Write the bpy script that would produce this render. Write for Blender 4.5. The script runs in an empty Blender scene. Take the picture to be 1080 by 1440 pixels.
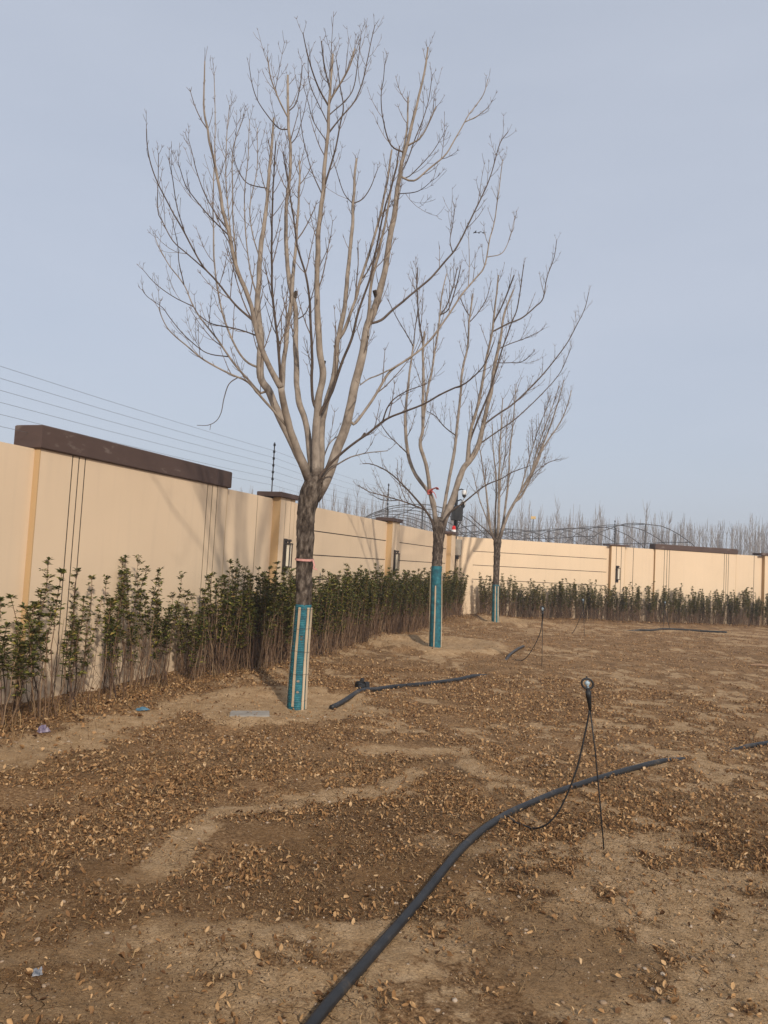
import bpy, math, random
import numpy as np
from mathutils import Vector

# ------------------------------------------------------------------ camera, sky, sun, exposure
S = bpy.context.scene
F_PX, EYE, PITCH, ROLL = 1090.0, 1.6, math.radians(3.7), math.radians(3.05)
fw = np.array([0, math.cos(PITCH), math.sin(PITCH)])
u0 = np.array([0, -math.sin(PITCH), math.cos(PITCH)])
r0 = np.array([1.0, 0, 0])
cR = math.cos(ROLL) * r0 + math.sin(ROLL) * u0
cU = -math.sin(ROLL) * r0 + math.cos(ROLL) * u0
cO = np.array([0, 0, EYE])
cam_d = bpy.data.cameras.new('camera')
cam = bpy.data.objects.new('camera', cam_d)
S.collection.objects.link(cam)
S.camera = cam
cam_d.sensor_fit = 'VERTICAL'
cam_d.sensor_height = 36.0
cam_d.lens = 36.0 * F_PX / 1440.0
cam_d.clip_start = 0.05
cam_d.clip_end = 3000
from mathutils import Matrix
cam.matrix_world = Matrix(((cR[0], cU[0], -fw[0], cO[0]), (cR[1], cU[1], -fw[1], cO[1]),
                           (cR[2], cU[2], -fw[2], cO[2]), (0, 0, 0, 1)))

SUN_AZ, SUN_EL = math.radians(160.4), math.radians(29)      # clockwise from +Y
W = bpy.data.worlds.new('World')
S.world = W
W.use_nodes = True
wn, wl = W.node_tree.nodes, W.node_tree.links
wn.clear()
sky = wn.new('ShaderNodeTexSky')
sky.sky_type = 'NISHITA'
sky.sun_disc = False
sky.sun_elevation = SUN_EL
sky.sun_rotation = SUN_AZ
sky.air_density = 1.0
sky.dust_density = 2.5
sky.ozone_density = 1.3
# a thin even veil of high cloud over the whole sky
tc = wn.new('ShaderNodeTexCoord')
mp = wn.new('ShaderNodeMapping'); mp.inputs['Scale'].default_value = (0.8, 1.6, 3.2)
nz = wn.new('ShaderNodeTexNoise'); nz.inputs['Scale'].default_value = 1.7; nz.inputs['Detail'].default_value = 4
mr = wn.new('ShaderNodeMapRange')
mr.inputs['From Min'].default_value = 0.3; mr.inputs['From Max'].default_value = 0.75
mr.inputs['To Min'].default_value = 0.70; mr.inputs['To Max'].default_value = 0.86
mxs = wn.new('ShaderNodeMix'); mxs.data_type = 'RGBA'
mxs.inputs['B'].default_value = (5.4, 5.85, 6.8, 1)
bg = wn.new('ShaderNodeBackground'); bg.inputs['Strength'].default_value = 0.1
wo = wn.new('ShaderNodeOutputWorld')
wl.new(tc.outputs['Generated'], mp.inputs['Vector']); wl.new(mp.outputs[0], nz.inputs['Vector'])
wl.new(nz.outputs['Fac'], mr.inputs['Value']); wl.new(mr.outputs[0], mxs.inputs['Factor'])
wl.new(sky.outputs[0], mxs.inputs['A']); wl.new(mxs.outputs['Result'], bg.inputs['Color'])
wl.new(bg.outputs[0], wo.inputs['Surface'])
sun_d = bpy.data.lights.new('sun', 'SUN')
sun_d.energy = 3.1
sun_d.angle = math.radians(2.2)
sun_d.color = (1.0, 0.90, 0.77)
sun = bpy.data.objects.new('sun', sun_d)
S.collection.objects.link(sun)
to_sun = Vector((math.sin(SUN_AZ) * math.cos(SUN_EL), math.cos(SUN_AZ) * math.cos(SUN_EL), math.sin(SUN_EL)))
sun.rotation_euler = to_sun.to_track_quat('Z', 'Y').to_euler()
S.view_settings.view_transform = 'Standard'
S.view_settings.look = 'None'
S.view_settings.exposure = 0.15
S.view_settings.gamma = 1.0
S.view_settings.use_curve_mapping = False
S.render.engine = 'CYCLES'
S.cycles.use_denoising = True
S.cycles.denoiser = 'OPENIMAGEDENOISE'
S.cycles.denoising_input_passes = 'RGB_ALBEDO_NORMAL'
S.cycles.max_bounces = 6
S.cycles.volume_bounces = 0
S.cycles.sample_clamp_indirect = 2
S.cycles.sample_clamp_direct = 6

random.seed(7)
rng = np.random.default_rng(7)
C = S.collection

# ------------------------------------------------------------------ helpers
def ray(x, y): return fw + (x - 540) / F_PX * cR - (y - 720) / F_PX * cU
def ground(x, y, z=0.0):
    d = ray(x, y); return cO + d * (z - EYE) / d[2]
def at(x, y, Y):
    d = ray(x, y); return cO + d * Y / d[1]

def vnoise(x, y, seed=0):
    xi = np.floor(x).astype(np.int64); yi = np.floor(y).astype(np.int64)
    xf, yf = x - xi, y - yi
    u = xf * xf * xf * (xf * (xf * 6 - 15) + 10); v = yf * yf * yf * (yf * (yf * 6 - 15) + 10)
    def hsh(a, b):
        n = (a * 374761393 + b * 668265263 + seed * 1442695041) & 0xFFFFFFFF
        n = ((n ^ (n >> 13)) * 1274126177) & 0xFFFFFFFF
        n = n ^ (n >> 16)
        return (n & 0xFFFFFF) / float(0xFFFFFF)
    return (hsh(xi, yi) * (1 - u) + hsh(xi + 1, yi) * u) * (1 - v) + (hsh(xi, yi + 1) * (1 - u) + hsh(xi + 1, yi + 1) * u) * v
def fbm(x, y, octv=4, seed=0):
    s = 0; a = 0.5; t = 0
    for i in range(octv):
        s = s + a * vnoise(x * 2 ** i + 13.7 * i, y * 2 ** i - 7.3 * i, seed + i); t += a; a *= 0.5
    return s / t
def sstep(a, b, x):
    t = np.clip((x - a) / (b - a), 0, 1); return t * t * (3 - 2 * t)
def pdist(x, y, pts):
    """distance from points to a polyline"""
    d = np.full(np.shape(x), 1e9)
    for (ax, ay), (bx, by) in zip(pts[:-1], pts[1:]):
        ex, ey = bx - ax, by - ay
        t = np.clip(((x - ax) * ex + (y - ay) * ey) / (ex * ex + ey * ey + 1e-9), 0, 1)
        d = np.minimum(d, np.hypot(x - ax - t * ex, y - ay - t * ey))
    return d

def tag(o, label=None, cat=None, group=None, kind=None):
    if label: o['label'] = label
    if cat: o['category'] = cat
    if group: o['group'] = group
    if kind: o['kind'] = kind
    return o
def link(o, parent=None):
    C.objects.link(o)
    if parent is not None: o.parent = parent
    return o
def empty(name, loc=(0, 0, 0), rz=0.0):
    o = bpy.data.objects.new(name, None)
    o.location = tuple(float(c) for c in loc); o.rotation_euler = (0, 0, rz); o.empty_display_size = 0.2
    return link(o)

class MB:
    """collects shapes, builds one mesh object"""
    def __init__(s): s.v = []; s.f = []; s.n = 0
    def add(s, verts, faces):
        verts = np.asarray(verts, float)
        s.v.append(verts); n = s.n
        s.f.extend([tuple(i + n for i in f) for f in faces]); s.n += len(verts)
        return s
    def box(s, lo, hi, bev=0.0):
        x0, y0, z0 = lo; x1, y1, z1 = hi
        if bev <= 0:
            v = [(x0, y0, z0), (x1, y0, z0), (x1, y1, z0), (x0, y1, z0), (x0, y0, z1), (x1, y0, z1), (x1, y1, z1), (x0, y1, z1)]
            return s.add(v, [(0, 3, 2, 1), (4, 5, 6, 7), (0, 1, 5, 4), (1, 2, 6, 5), (2, 3, 7, 6), (3, 0, 4, 7)])
        b = bev
        v = []
        for z, i in ((z0, b), (z0 + b, 0), (z1 - b, 0), (z1, b)):
            v += [(x0 + i, y0 + i, z), (x1 - i, y0 + i, z), (x1 - i, y1 - i, z), (x0 + i, y1 - i, z)]
        f = [(0, 3, 2, 1), (12, 13, 14, 15)]
        for k in range(3):
            for j in range(4):
                a = 4 * k + j; c = 4 * k + (j + 1) % 4
                f.append((a, c, c + 4, a + 4))
        return s.add(v, f)
    def tube(s, P, R, sides=6, cap=True, flat=1.0):
        P = np.asarray(P, float); n = len(P)
        R = np.broadcast_to(np.asarray(R, float), (n,))
        T = np.gradient(P, axis=0); T /= np.linalg.norm(T, axis=1)[:, None] + 1e-12
        up = np.array([0, 0, 1.0]) if abs(T[0][2]) < 0.9 else np.array([0, 1.0, 0])
        a = np.cross(T[0], up); a /= np.linalg.norm(a)
        ang = np.arange(sides) * 2 * math.pi / sides
        V = np.zeros((n, sides, 3))
        for i in range(n):
            a = a - T[i] * (a @ T[i]); a /= np.linalg.norm(a) + 1e-12
            b = np.cross(T[i], a)
            V[i] = P[i] + R[i] * (np.cos(ang)[:, None] * a + flat * np.sin(ang)[:, None] * b)
        faces = []
        for i in range(n - 1):
            for j in range(sides):
                k = (j + 1) % sides
                faces.append((i * sides + j, i * sides + k, (i + 1) * sides + k, (i + 1) * sides + j))
        if cap:
            faces.append(tuple(range(sides - 1, -1, -1))); faces.append(tuple((n - 1) * sides + j for j in range(sides)))
        return s.add(V.reshape(-1, 3), faces)
    def build(s, name, mat, parent=None, smooth=False):
        me = bpy.data.meshes.new(name)
        if s.v: me.from_pydata(np.concatenate(s.v).tolist(), [], s.f)
        me.materials.append(mat)
        if smooth: me.polygons.foreach_set('use_smooth', [True] * len(me.polygons))
        me.update()
        return link(bpy.data.objects.new(name, me), parent)

def raw_mesh(name, V, Fq, mat, parent=None, smooth=False):
    """fast mesh from numpy arrays, Fq an (n,3) or (n,4) index array"""
    me = bpy.data.meshes.new(name)
    k = Fq.shape[1]
    me.vertices.add(len(V)); me.vertices.foreach_set('co', np.asarray(V, np.float32).ravel())
    me.loops.add(Fq.size); me.loops.foreach_set('vertex_index', Fq.astype(np.int32).ravel())
    me.polygons.add(len(Fq))
    me.polygons.foreach_set('loop_start', np.arange(0, Fq.size, k, dtype=np.int32))
    me.update(calc_edges=True)
    me.materials.append(mat)
    if smooth: me.polygons.foreach_set('use_smooth', np.ones(len(Fq), bool))
    return link(bpy.data.objects.new(name, me), parent)

def smooth_line(P, step=0.06):
    P = np.asarray(P, float)
    if len(P) < 3:
        n = max(2, int(np.linalg.norm(P[-1] - P[0]) / step)); return np.linspace(P[0], P[-1], n + 1)
    Q = np.vstack([2 * P[0] - P[1], P, 2 * P[-1] - P[-2]])
    out = []
    for i in range(1, len(Q) - 2):
        p0, p1, p2, p3 = Q[i - 1:i + 3]
        n = max(1, int(round(np.linalg.norm(p2 - p1) / step)))
        for t in np.arange(n) / n:
            out.append(0.5 * (2 * p1 + (p2 - p0) * t + (2 * p0 - 5 * p1 + 4 * p2 - p3) * t ** 2 + (3 * p1 - p0 - 3 * p2 + p3) * t ** 3))
    out.append(P[-1])
    return np.array(out)

# ------------------------------------------------------------------ materials
def new_mat(name):
    m = bpy.data.materials.new(name); m.use_nodes = True
    nt = m.node_tree; b = nt.nodes['Principled BSDF']
    return m, nt.nodes, nt.links, b
def nod(nodes, kind, **kw):
    n = nodes.new(kind)
    for k, v in kw.items():
        if k in n.inputs: n.inputs[k].default_value = v
        else: setattr(n, k, v)
    return n
def ramp(nodes, stops):
    r = nodes.new('ShaderNodeValToRGB'); e = r.color_ramp.elements
    while len(e) < len(stops): e.new(0.5)
    for el, (p, c) in zip(e, stops):
        el.position = p; el.color = (*c, 1) if len(c) == 3 else c
    return r
def noise_mat(name, stops, scale=5, detail=6, rough=0.85, bump=0.2, bscale=None, dist=0.01, stretch=(1, 1, 1), spec=0.3, coord='Object', metal=0.0):
    m, n, l, b = new_mat(name)
    t = n.new('ShaderNodeTexCoord'); mpp = n.new('ShaderNodeMapping'); mpp.inputs['Scale'].default_value = stretch
    l.new(t.outputs[coord], mpp.inputs['Vector'])
    z = nod(n, 'ShaderNodeTexNoise', Scale=scale, Detail=detail, Roughness=0.6)
    l.new(mpp.outputs[0], z.inputs['Vector'])
    r = ramp(n, stops); l.new(z.outputs['Fac'], r.inputs['Fac']); l.new(r.outputs[0], b.inputs['Base Color'])
    b.inputs['Roughness'].default_value = rough; b.inputs['Specular IOR Level'].default_value = spec
    b.inputs['Metallic'].default_value = metal
    if bump:
        z2 = nod(n, 'ShaderNodeTexNoise', Scale=bscale or scale * 4, Detail=6)
        l.new(mpp.outputs[0], z2.inputs['Vector'])
        bp = nod(n, 'ShaderNodeBump', Strength=bump, Distance=dist)
        l.new(z2.outputs['Fac'], bp.inputs['Height']); l.new(bp.outputs[0], b.inputs['Normal'])
    return m
def island_mat(name, stops, rough=0.7, trans=0.0, spec=0.3):
    """colour varies from piece to piece of one joined mesh"""
    m, n, l, b = new_mat(name)
    g = n.new('ShaderNodeNewGeometry'); r = ramp(n, stops)
    l.new(g.outputs['Random Per Island'], r.inputs['Fac'])
    t = n.new('ShaderNodeTexCoord'); z = nod(n, 'ShaderNodeTexNoise', Scale=45.0, Detail=3.0)
    l.new(t.outputs['Object'], z.inputs['Vector'])
    mm = nod(n, 'ShaderNodeMapRange'); mm.inputs['To Min'].default_value = 0.7; mm.inputs['To Max'].default_value = 1.3
    l.new(z.outputs['Fac'], mm.inputs['Value'])
    mx = n.new('ShaderNodeMix'); mx.data_type = 'RGBA'; mx.blend_type = 'MULTIPLY'; mx.inputs['Factor'].default_value = 1
    l.new(r.outputs[0], mx.inputs['A']); l.new(mm.outputs[0], mx.inputs['B'])
    l.new(mx.outputs['Result'], b.inputs['Base Color'])
    b.inputs['Roughness'].default_value = rough; b.inputs['Specular IOR Level'].default_value = spec
    if trans:
        tr = n.new('ShaderNodeBsdfTranslucent'); l.new(mx.outputs['Result'], tr.inputs['Color'])
        ms = n.new('ShaderNodeMixShader'); ms.inputs[0].default_value = trans
        l.new(b.outputs[0], ms.inputs[1]); l.new(tr.outputs[0], ms.inputs[2])
        l.new(ms.outputs[0], n['Material Output'].inputs['Surface'])
    return m

def wall_paint(name, base, dirt):
    """rolled exterior paint: slight patchiness, run-off streaks from the top, fine grain"""
    m, n, l, b = new_mat(name)
    g = n.new('ShaderNodeNewGeometry')
    z1 = nod(n, 'ShaderNodeTexNoise', Scale=0.9, Detail=5.0); l.new(g.outputs['Position'], z1.inputs['Vector'])
    mp1 = n.new('ShaderNodeMapping'); mp1.inputs['Scale'].default_value = (5, 5, 0.35); l.new(g.outputs['Position'], mp1.inputs['Vector'])
    z2 = nod(n, 'ShaderNodeTexNoise', Scale=1.6, Detail=5.0); l.new(mp1.outputs[0], z2.inputs['Vector'])
    r1 = ramp(n, [(0.3, [c * 0.955 for c in base]), (0.7, [min(1, c * 1.03) for c in base])]); l.new(z1.outputs['Fac'], r1.inputs['Fac'])
    r2 = ramp(n, [(0.52, (0, 0, 0)), (0.8, (0.22, 0.22, 0.22))]); l.new(z2.outputs['Fac'], r2.inputs['Fac'])
    mx = n.new('ShaderNodeMix'); mx.data_type = 'RGBA'; mx.inputs['B'].default_value = (*dirt, 1)
    l.new(r2.outputs[0], mx.inputs['Factor']); l.new(r1.outputs[0], mx.inputs['A'])
    l.new(mx.outputs['Result'], b.inputs['Base Color'])
    z3 = nod(n, 'ShaderNodeTexNoise', Scale=70.0, Detail=4.0); l.new(g.outputs['Position'], z3.inputs['Vector'])
    bp = nod(n, 'ShaderNodeBump', Strength=0.12, Distance=0.004); l.new(z3.outputs['Fac'], bp.inputs['Height'])
    l.new(bp.outputs[0], b.inputs['Normal'])
    b.inputs['Roughness'].default_value = 0.88; b.inputs['Specular IOR Level'].default_value = 0.2
    return m

M = {}
M['paint'] = wall_paint('beige_wall_paint', (0.69, 0.53, 0.365), (0.5, 0.39, 0.28))
M['ochre'] = wall_paint('ochre_wall_paint', (0.47, 0.315, 0.165), (0.38, 0.26, 0.145))
M['groove'] = noise_mat('groove_paint', [(0.3, (0.035, 0.026, 0.02)), (0.7, (0.06, 0.045, 0.035))], 8)
M['wallback'] = noise_mat('wall_back_render', [(0.3, (0.42, 0.36, 0.28)), (0.7, (0.5, 0.43, 0.34))], 3)
M['brown'] = noise_mat('brown_coping_paint', [(0.25, (0.075, 0.047, 0.038)), (0.60, (0.092, 0.058, 0.047)), (0.68, (0.155, 0.118, 0.10))], 3.5, 5, 0.75, 0.15, 60, 0.003, (1, 1, 2.5))
M['bark'] = noise_mat('trunk_bark', [(0.34, (0.022, 0.016, 0.012)), (0.5, (0.075, 0.057, 0.044)), (0.68, (0.19, 0.155, 0.125))], 26, 8, 0.95, 0.9, 45, 0.012, (1, 1, 0.45), 0.15)
def limb_mat():
    """pale limb bark that turns into the trunk's rough old bark towards the fork"""
    m = noise_mat('pale_limb_bark', [(0.28, (0.115, 0.09, 0.072)), (0.48, (0.235, 0.193, 0.155)), (0.72, (0.34, 0.285, 0.232))], 11, 7, 0.85, 0.35, 60, 0.004, (1, 1, 0.6), 0.2)
    n, l = m.node_tree.nodes, m.node_tree.links; b = n['Principled BSDF']
    src = b.inputs['Base Color'].links[0].from_socket
    a = n.new('ShaderNodeAttribute'); a.attribute_name = 'old'
    t = n.new('ShaderNodeTexCoord'); z = nod(n, 'ShaderNodeTexNoise', Scale=28.0, Detail=7.0); l.new(t.outputs['Object'], z.inputs['Vector'])
    r = ramp(n, [(0.3, (0.035, 0.026, 0.02)), (0.55, (0.105, 0.08, 0.062)), (0.75, (0.2, 0.165, 0.135))]); l.new(z.outputs['Fac'], r.inputs['Fac'])
    ad = n.new('ShaderNodeMath'); ad.operation = 'ADD'; l.new(a.outputs['Fac'], ad.inputs[0])
    mm = nod(n, 'ShaderNodeMapRange'); mm.inputs['To Min'].default_value = -0.5; mm.inputs['To Max'].default_value = 0.5; l.new(z.outputs['Fac'], mm.inputs['Value']); l.new(mm.outputs[0], ad.inputs[1])
    f = ramp(n, [(0.4, (0, 0, 0)), (0.75, (1, 1, 1))]); l.new(ad.outputs[0], f.inputs['Fac'])
    mx = n.new('ShaderNodeMix'); mx.data_type = 'RGBA'; l.new(f.outputs[0], mx.inputs['Factor']); l.new(src, mx.inputs['A']); l.new(r.outputs[0], mx.inputs['B'])
    l.new(mx.outputs['Result'], b.inputs['Base Color'])
    return m
M['limb'] = limb_mat()
M['darklimb'] = noise_mat('dark_young_bark', [(0.3, (0.05, 0.036, 0.028)), (0.7, (0.125, 0.093, 0.073))], 14, 5, 0.8, 0.2, 60, 0.003, (1, 1, 0.6), 0.25)
M['twig'] = noise_mat('twig_bark', [(0.3, (0.10, 0.072, 0.055)), (0.7, (0.21, 0.16, 0.125))], 9, 4, 0.85, 0)
M['cut'] = noise_mat('cut_wood', [(0.3, (0.22, 0.13, 0.075)), (0.7, (0.33, 0.21, 0.125))], 30, 4, 0.8, 0)
M['slat'] = noise_mat('pale_wood_slat', [(0.3, (0.36, 0.27, 0.17)), (0.7, (0.56, 0.45, 0.32))], 9, 6, 0.8, 0.3, 40, 0.003, (1, 1, 0.15))
M['ribbon'] = noise_mat('pink_ribbon', [(0.3, (0.45, 0.2, 0.17)), (0.7, (0.62, 0.33, 0.28))], 20, 3, 0.6, 0.1)
M['redtag'] = noise_mat('red_cloth_tag', [(0.3, (0.42, 0.07, 0.055)), (0.7, (0.5, 0.14, 0.11))], 20, 3, 0.7, 0.1)
M['black'] = noise_mat('black_plastic', [(0.3, (0.012, 0.012, 0.013)), (0.7, (0.024, 0.024, 0.025))], 20, 4, 0.5, 0.1, 60, 0.002)
M['pipe'] = noise_mat('black_polythene_pipe', [(0.3, (0.013, 0.0135, 0.015)), (0.6, (0.024, 0.0245, 0.026)), (0.75, (0.09, 0.068, 0.046))], 7, 7, 0.45, 0.15, 40, 0.003, spec=0.32)
M['metal'] = noise_mat('dull_grey_metal', [(0.3, (0.2, 0.2, 0.2)), (0.7, (0.3, 0.3, 0.29))], 12, 4, 0.5, 0.05, metal=0.6)
M['darkmetal'] = noise_mat('dark_metal', [(0.3, (0.035, 0.03, 0.028)), (0.7, (0.06, 0.05, 0.046))], 12, 4, 0.55, 0.05)
M['hoop'] = noise_mat('weathered_steel_tube', [(0.3, (0.05, 0.05, 0.052)), (0.7, (0.10, 0.098, 0.1))], 5, 4, 0.6, 0)
M['white'] = noise_mat('white_plastic', [(0.3, (0.72, 0.72, 0.7)), (0.7, (0.8, 0.8, 0.79))], 10, 3, 0.4, 0)
M['red'] = noise_mat('red_plastic', [(0.3, (0.55, 0.02, 0.02)), (0.7, (0.65, 0.04, 0.03))], 10, 3, 0.35, 0)
M['diffuser'] = noise_mat('frosted_lamp_panel', [(0.3, (0.66, 0.6, 0.48)), (0.7, (0.74, 0.68, 0.56))], 6, 3, 0.35, 0)
M['greybox'] = noise_mat('grey_box_paint', [(0.3, (0.3, 0.27, 0.23)), (0.7, (0.38, 0.35, 0.3))], 6, 4, 0.6, 0.05)
M['concrete'] = noise_mat('grey_concrete', [(0.3, (0.22, 0.195, 0.165)), (0.7, (0.31, 0.28, 0.24))], 9, 7, 0.9, 0.3, 60, 0.004)
M['stone'] = island_mat('pale_pebbles', [(0.0, (0.16, 0.105, 0.062)), (0.6, (0.29, 0.2, 0.125)), (1.0, (0.42, 0.34, 0.26))], 0.9)
M['bluefilm'] = noise_mat('blue_plastic_film', [(0.3, (0.04, 0.10, 0.15)), (0.7, (0.10, 0.19, 0.25))], 20, 3, 0.4, 0.1)
M['spinner'] = noise_mat('pale_blue_plastic', [(0.35, (0.12, 0.2, 0.27)), (0.65, (0.42, 0.52, 0.58))], 60, 3, 0.4, 0)
M['clearfilm'] = noise_mat('milky_plastic_film', [(0.3, (0.45, 0.47, 0.5)), (0.7, (0.7, 0.72, 0.74))], 20, 3, 0.3, 0.1)
M['violetfilm'] = noise_mat('violet_wrapper', [(0.3, (0.08, 0.06, 0.11)), (0.7, (0.27, 0.22, 0.28))], 25, 3, 0.4, 0.1)
M['foil'] = noise_mat('grey_wrapper', [(0.35, (0.05, 0.065, 0.09)), (0.65, (0.38, 0.38, 0.4))], 35, 3, 0.4, 0.1)
M['yellow'] = noise_mat('faded_yellow_board', [(0.3, (0.5, 0.33, 0.12)), (0.7, (0.6, 0.42, 0.18))], 4, 3, 0.7, 0)
M['bird'] = noise_mat('dark_feathers', [(0.3, (0.03, 0.033, 0.04)), (0.7, (0.07, 0.075, 0.085))], 9, 3, 0.8, 0)
M['stem'] = island_mat('shrub_stems', [(0.0, (0.06, 0.036, 0.026)), (0.5, (0.13, 0.075, 0.043)), (0.85, (0.20, 0.125, 0.072)), (1.0, (0.33, 0.23, 0.14))], 0.9)
M['leaf'] = island_mat('evergreen_leaves', [(0.0, (0.045, 0.055, 0.014)), (0.35, (0.085, 0.095, 0.022)), (0.66, (0.13, 0.135, 0.03)), (0.84, (0.19, 0.175, 0.038)), (0.94, (0.32, 0.26, 0.05)), (1.0, (0.3, 0.18, 0.08))], 0.5, 0.15, 0.3)
M['litter'] = island_mat('dry_leaf_litter', [(0.0, (0.10, 0.048, 0.02)), (0.35, (0.225, 0.117, 0.047)), (0.65, (0.34, 0.19, 0.08)), (0.9, (0.46, 0.285, 0.135)), (1.0, (0.56, 0.385, 0.215))], 0.8, 0.1)
M['crumb'] = island_mat('leaf_crumbs', [(0.0, (0.03, 0.016, 0.008)), (0.55, (0.10, 0.052, 0.023)), (0.85, (0.22, 0.125, 0.057)), (1.0, (0.5, 0.36, 0.22))], 0.9)
M['straw'] = island_mat('dead_grass', [(0.0, (0.10, 0.055, 0.023)), (0.5, (0.22, 0.13, 0.056)), (1.0, (0.42, 0.28, 0.135))], 0.85, 0.1)
M['wood'] = island_mat('far_tree_bark', [(0.0, (0.16, 0.14, 0.13)), (1.0, (0.31, 0.275, 0.25))], 0.9)

def wrap_mat():
    m, n, l, b = new_mat('teal_trunk_wrap')
    t = n.new('ShaderNodeTexCoord')
    z = nod(n, 'ShaderNodeTexNoise', Scale=14.0, Detail=6.0); l.new(t.outputs['Object'], z.inputs['Vector'])
    r = ramp(n, [(0.3, (0.006, 0.062, 0.085)), (0.55, (0.010, 0.115, 0.148)), (0.75, (0.03, 0.19, 0.22))]); l.new(z.outputs['Fac'], r.inputs['Fac'])
    l.new(r.outputs[0], b.inputs['Base Color'])
    w = nod(n, 'ShaderNodeTexWave', Scale=17.0, Distortion=1.6, Detail=2.0); w.bands_direction = 'Z'
    l.new(t.outputs['Object'], w.inputs['Vector'])
    bp = nod(n, 'ShaderNodeBump', Strength=0.55, Distance=0.006); l.new(w.outputs['Fac'], bp.inputs['Height'])
    l.new(bp.outputs[0], b.inputs['Normal']); b.inputs['Roughness'].default_value = 0.7
    return m
M['wrap'] = wrap_mat()

# ------------------------------------------------------------------ layout of the place
AZL, AZR = math.radians(18.9), math.radians(74)
WA = np.array([-3.76, 7.487]); uL = np.array([math.sin(AZL), math.cos(AZL)]); nL = np.array([uL[1], -uL[0]])
LEN_L = 18.95
WC = WA + uL * LEN_L; uR = np.array([math.sin(AZR), math.cos(AZR)]); nR = np.array([uR[1], -uR[0]])
HW = 2.57
T1, T2, T3 = ground(417, 994), ground(612, 908), ground(696.5, 875)
def gpl(pts): return [tuple(ground(*p)[:2]) for p in pts]
HEDGE_FRONT = [(-4.2, 2.5), (-3.4, 4.6), (-2.9, 6.19), (-2.56, 7.39), (-2.2, 8.88), (-1.75, 9.8), (-0.62, 13.85), (0.47, 17.9), (1.9, 21.8), (3.4, 24.7), (8.0, 25.9), (13.0, 27.1), (19, 28.8)]
BARE = [  # polyline, half width, strength
    ([(-3.3, 5.0)] + gpl([(0, 1072), (100, 1040), (220, 1008), (300, 988), (350, 975)]), 0.20, 1.0),
    (gpl([(205, 1225), (240, 1190), (290, 1160), (340, 1132), (430, 1126), (540, 1118), (600, 1090)]), 0.085, 1.0),
    (gpl([(-60, 1350), (60, 1345), (140, 1325), (230, 1305), (330, 1300), (440, 1306), (520, 1312), (560, 1300)]), 0.085, 1.0),
    (gpl([(-60, 1420), (60, 1390), (160, 1420), (330, 1400)]), 0.12, 0.8),
    (gpl([(180, 1372), (330, 1350), (420, 1372)]), 0.07, 0.9),
    (gpl([(560, 1340), (650, 1300), (740, 1290)]), 0.08, 0.75),
    (gpl([(840, 1170), (850, 1225), (900, 1240), (1090, 1235)]), 0.10, 0.9),
    (gpl([(690, 1270), (800, 1400), (900, 1460)]), 0.10, 0.7),
    (gpl([(930, 1300), (1000, 1330), (1100, 1340)]), 0.12, 0.6),
    (gpl([(520, 1060), (640, 1055), (700, 1095)]), 0.10, 0.75),
    (gpl([(840, 1015), (890, 1020)]), 0.12, 0.8),
    (gpl([(730, 1020), (780, 1022)]), 0.10, 0.7),
    (gpl([(880, 887), (960, 886), (1030, 892), (1100, 897)]), 0.35, 0.75),
    (gpl([(640, 873), (760, 879), (880, 880), (1090, 893)]), 0.3, 0.7),
    (gpl([(500, 1010), (470, 1015), (330, 1018), (270, 1000)]), 0.16, 1.0),
]
DAMP = [(gpl([(440, 1190), (520, 1165), (640, 1165)]), 0.35), (gpl([(430, 1250), (560, 1240), (640, 1220)]), 0.28)]
CIRC = [(T1, 1.05, 1.0), (T2, 1.5, 0.9), (T3, 1.7, 0.75)]

def bare_mask(x, y):
    wx = x + 0.35 * (fbm(x * 1.7, y * 1.7, 4, 31) - 0.5); wy = y + 0.35 * (fbm(x * 1.7, y * 1.7, 4, 57) - 0.5)
    brk = fbm(x * 6, y * 6, 4, 71)
    m = np.zeros_like(x)
    for pl, hw, s in BARE:
        d = pdist(wx, wy, pl)
        m = np.maximum(m, s * (1 - sstep(hw * 0.5, hw * 2.0, d + (brk - 0.5) * hw * 2.4)))
    for c, rr, s in CIRC:
        d = np.hypot(wx - c[0], (wy - c[1]) * 1.0)
        m = np.maximum(m, s * (1 - sstep(rr * 0.72, rr * 1.08, d + (brk - 0.5) * 0.7)))
    n1 = fbm(x * 0.75 + 3, y * 0.75 - 8, 4, 5); n2 = fbm(x * 3.1, y * 3.1, 4, 9)
    n3 = fbm(x * 7.5 + 5, y * 7.5, 3, 44)
    patch = (0.4 + 0.6 * np.maximum(sstep(-0.7, 0.5, x), sstep(8, 11, y))) * sstep(0.505, 0.61, 0.28 * n1 + 0.36 * n2 + 0.36 * n3 + 0.03 * sstep(4.4, 3.2, y))
    fore = sstep(4.0, 3.3, y) * sstep(0.44, 0.60, 0.2 * n1 + 0.45 * fbm(x * 4.2 + 9, y * 4.2, 4, 19) + 0.35 * n3)
    m = np.maximum(m, 0.9 * patch); m = np.maximum(m, 0.7 * fore)
    hedge = pdist(x, y, HEDGE_FRONT)
    return np.clip(m, 0, 1)
def damp_mask(x, y):
    m = np.zeros_like(x)
    b = fbm(x * 3, y * 3, 4, 91)
    for pl, hw in DAMP: m = np.maximum(m, 1 - sstep(hw * 0.4, hw * 1.7, pdist(x, y, pl) + (b - 0.5) * hw * 2))
    m = np.maximum(m, 0.75 * sstep(0.54, 0.66, fbm(x * 1.1 + 40, y * 1.1, 4, 101)) * sstep(7, 4, y))
    return np.clip(m, 0, 1)
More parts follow.
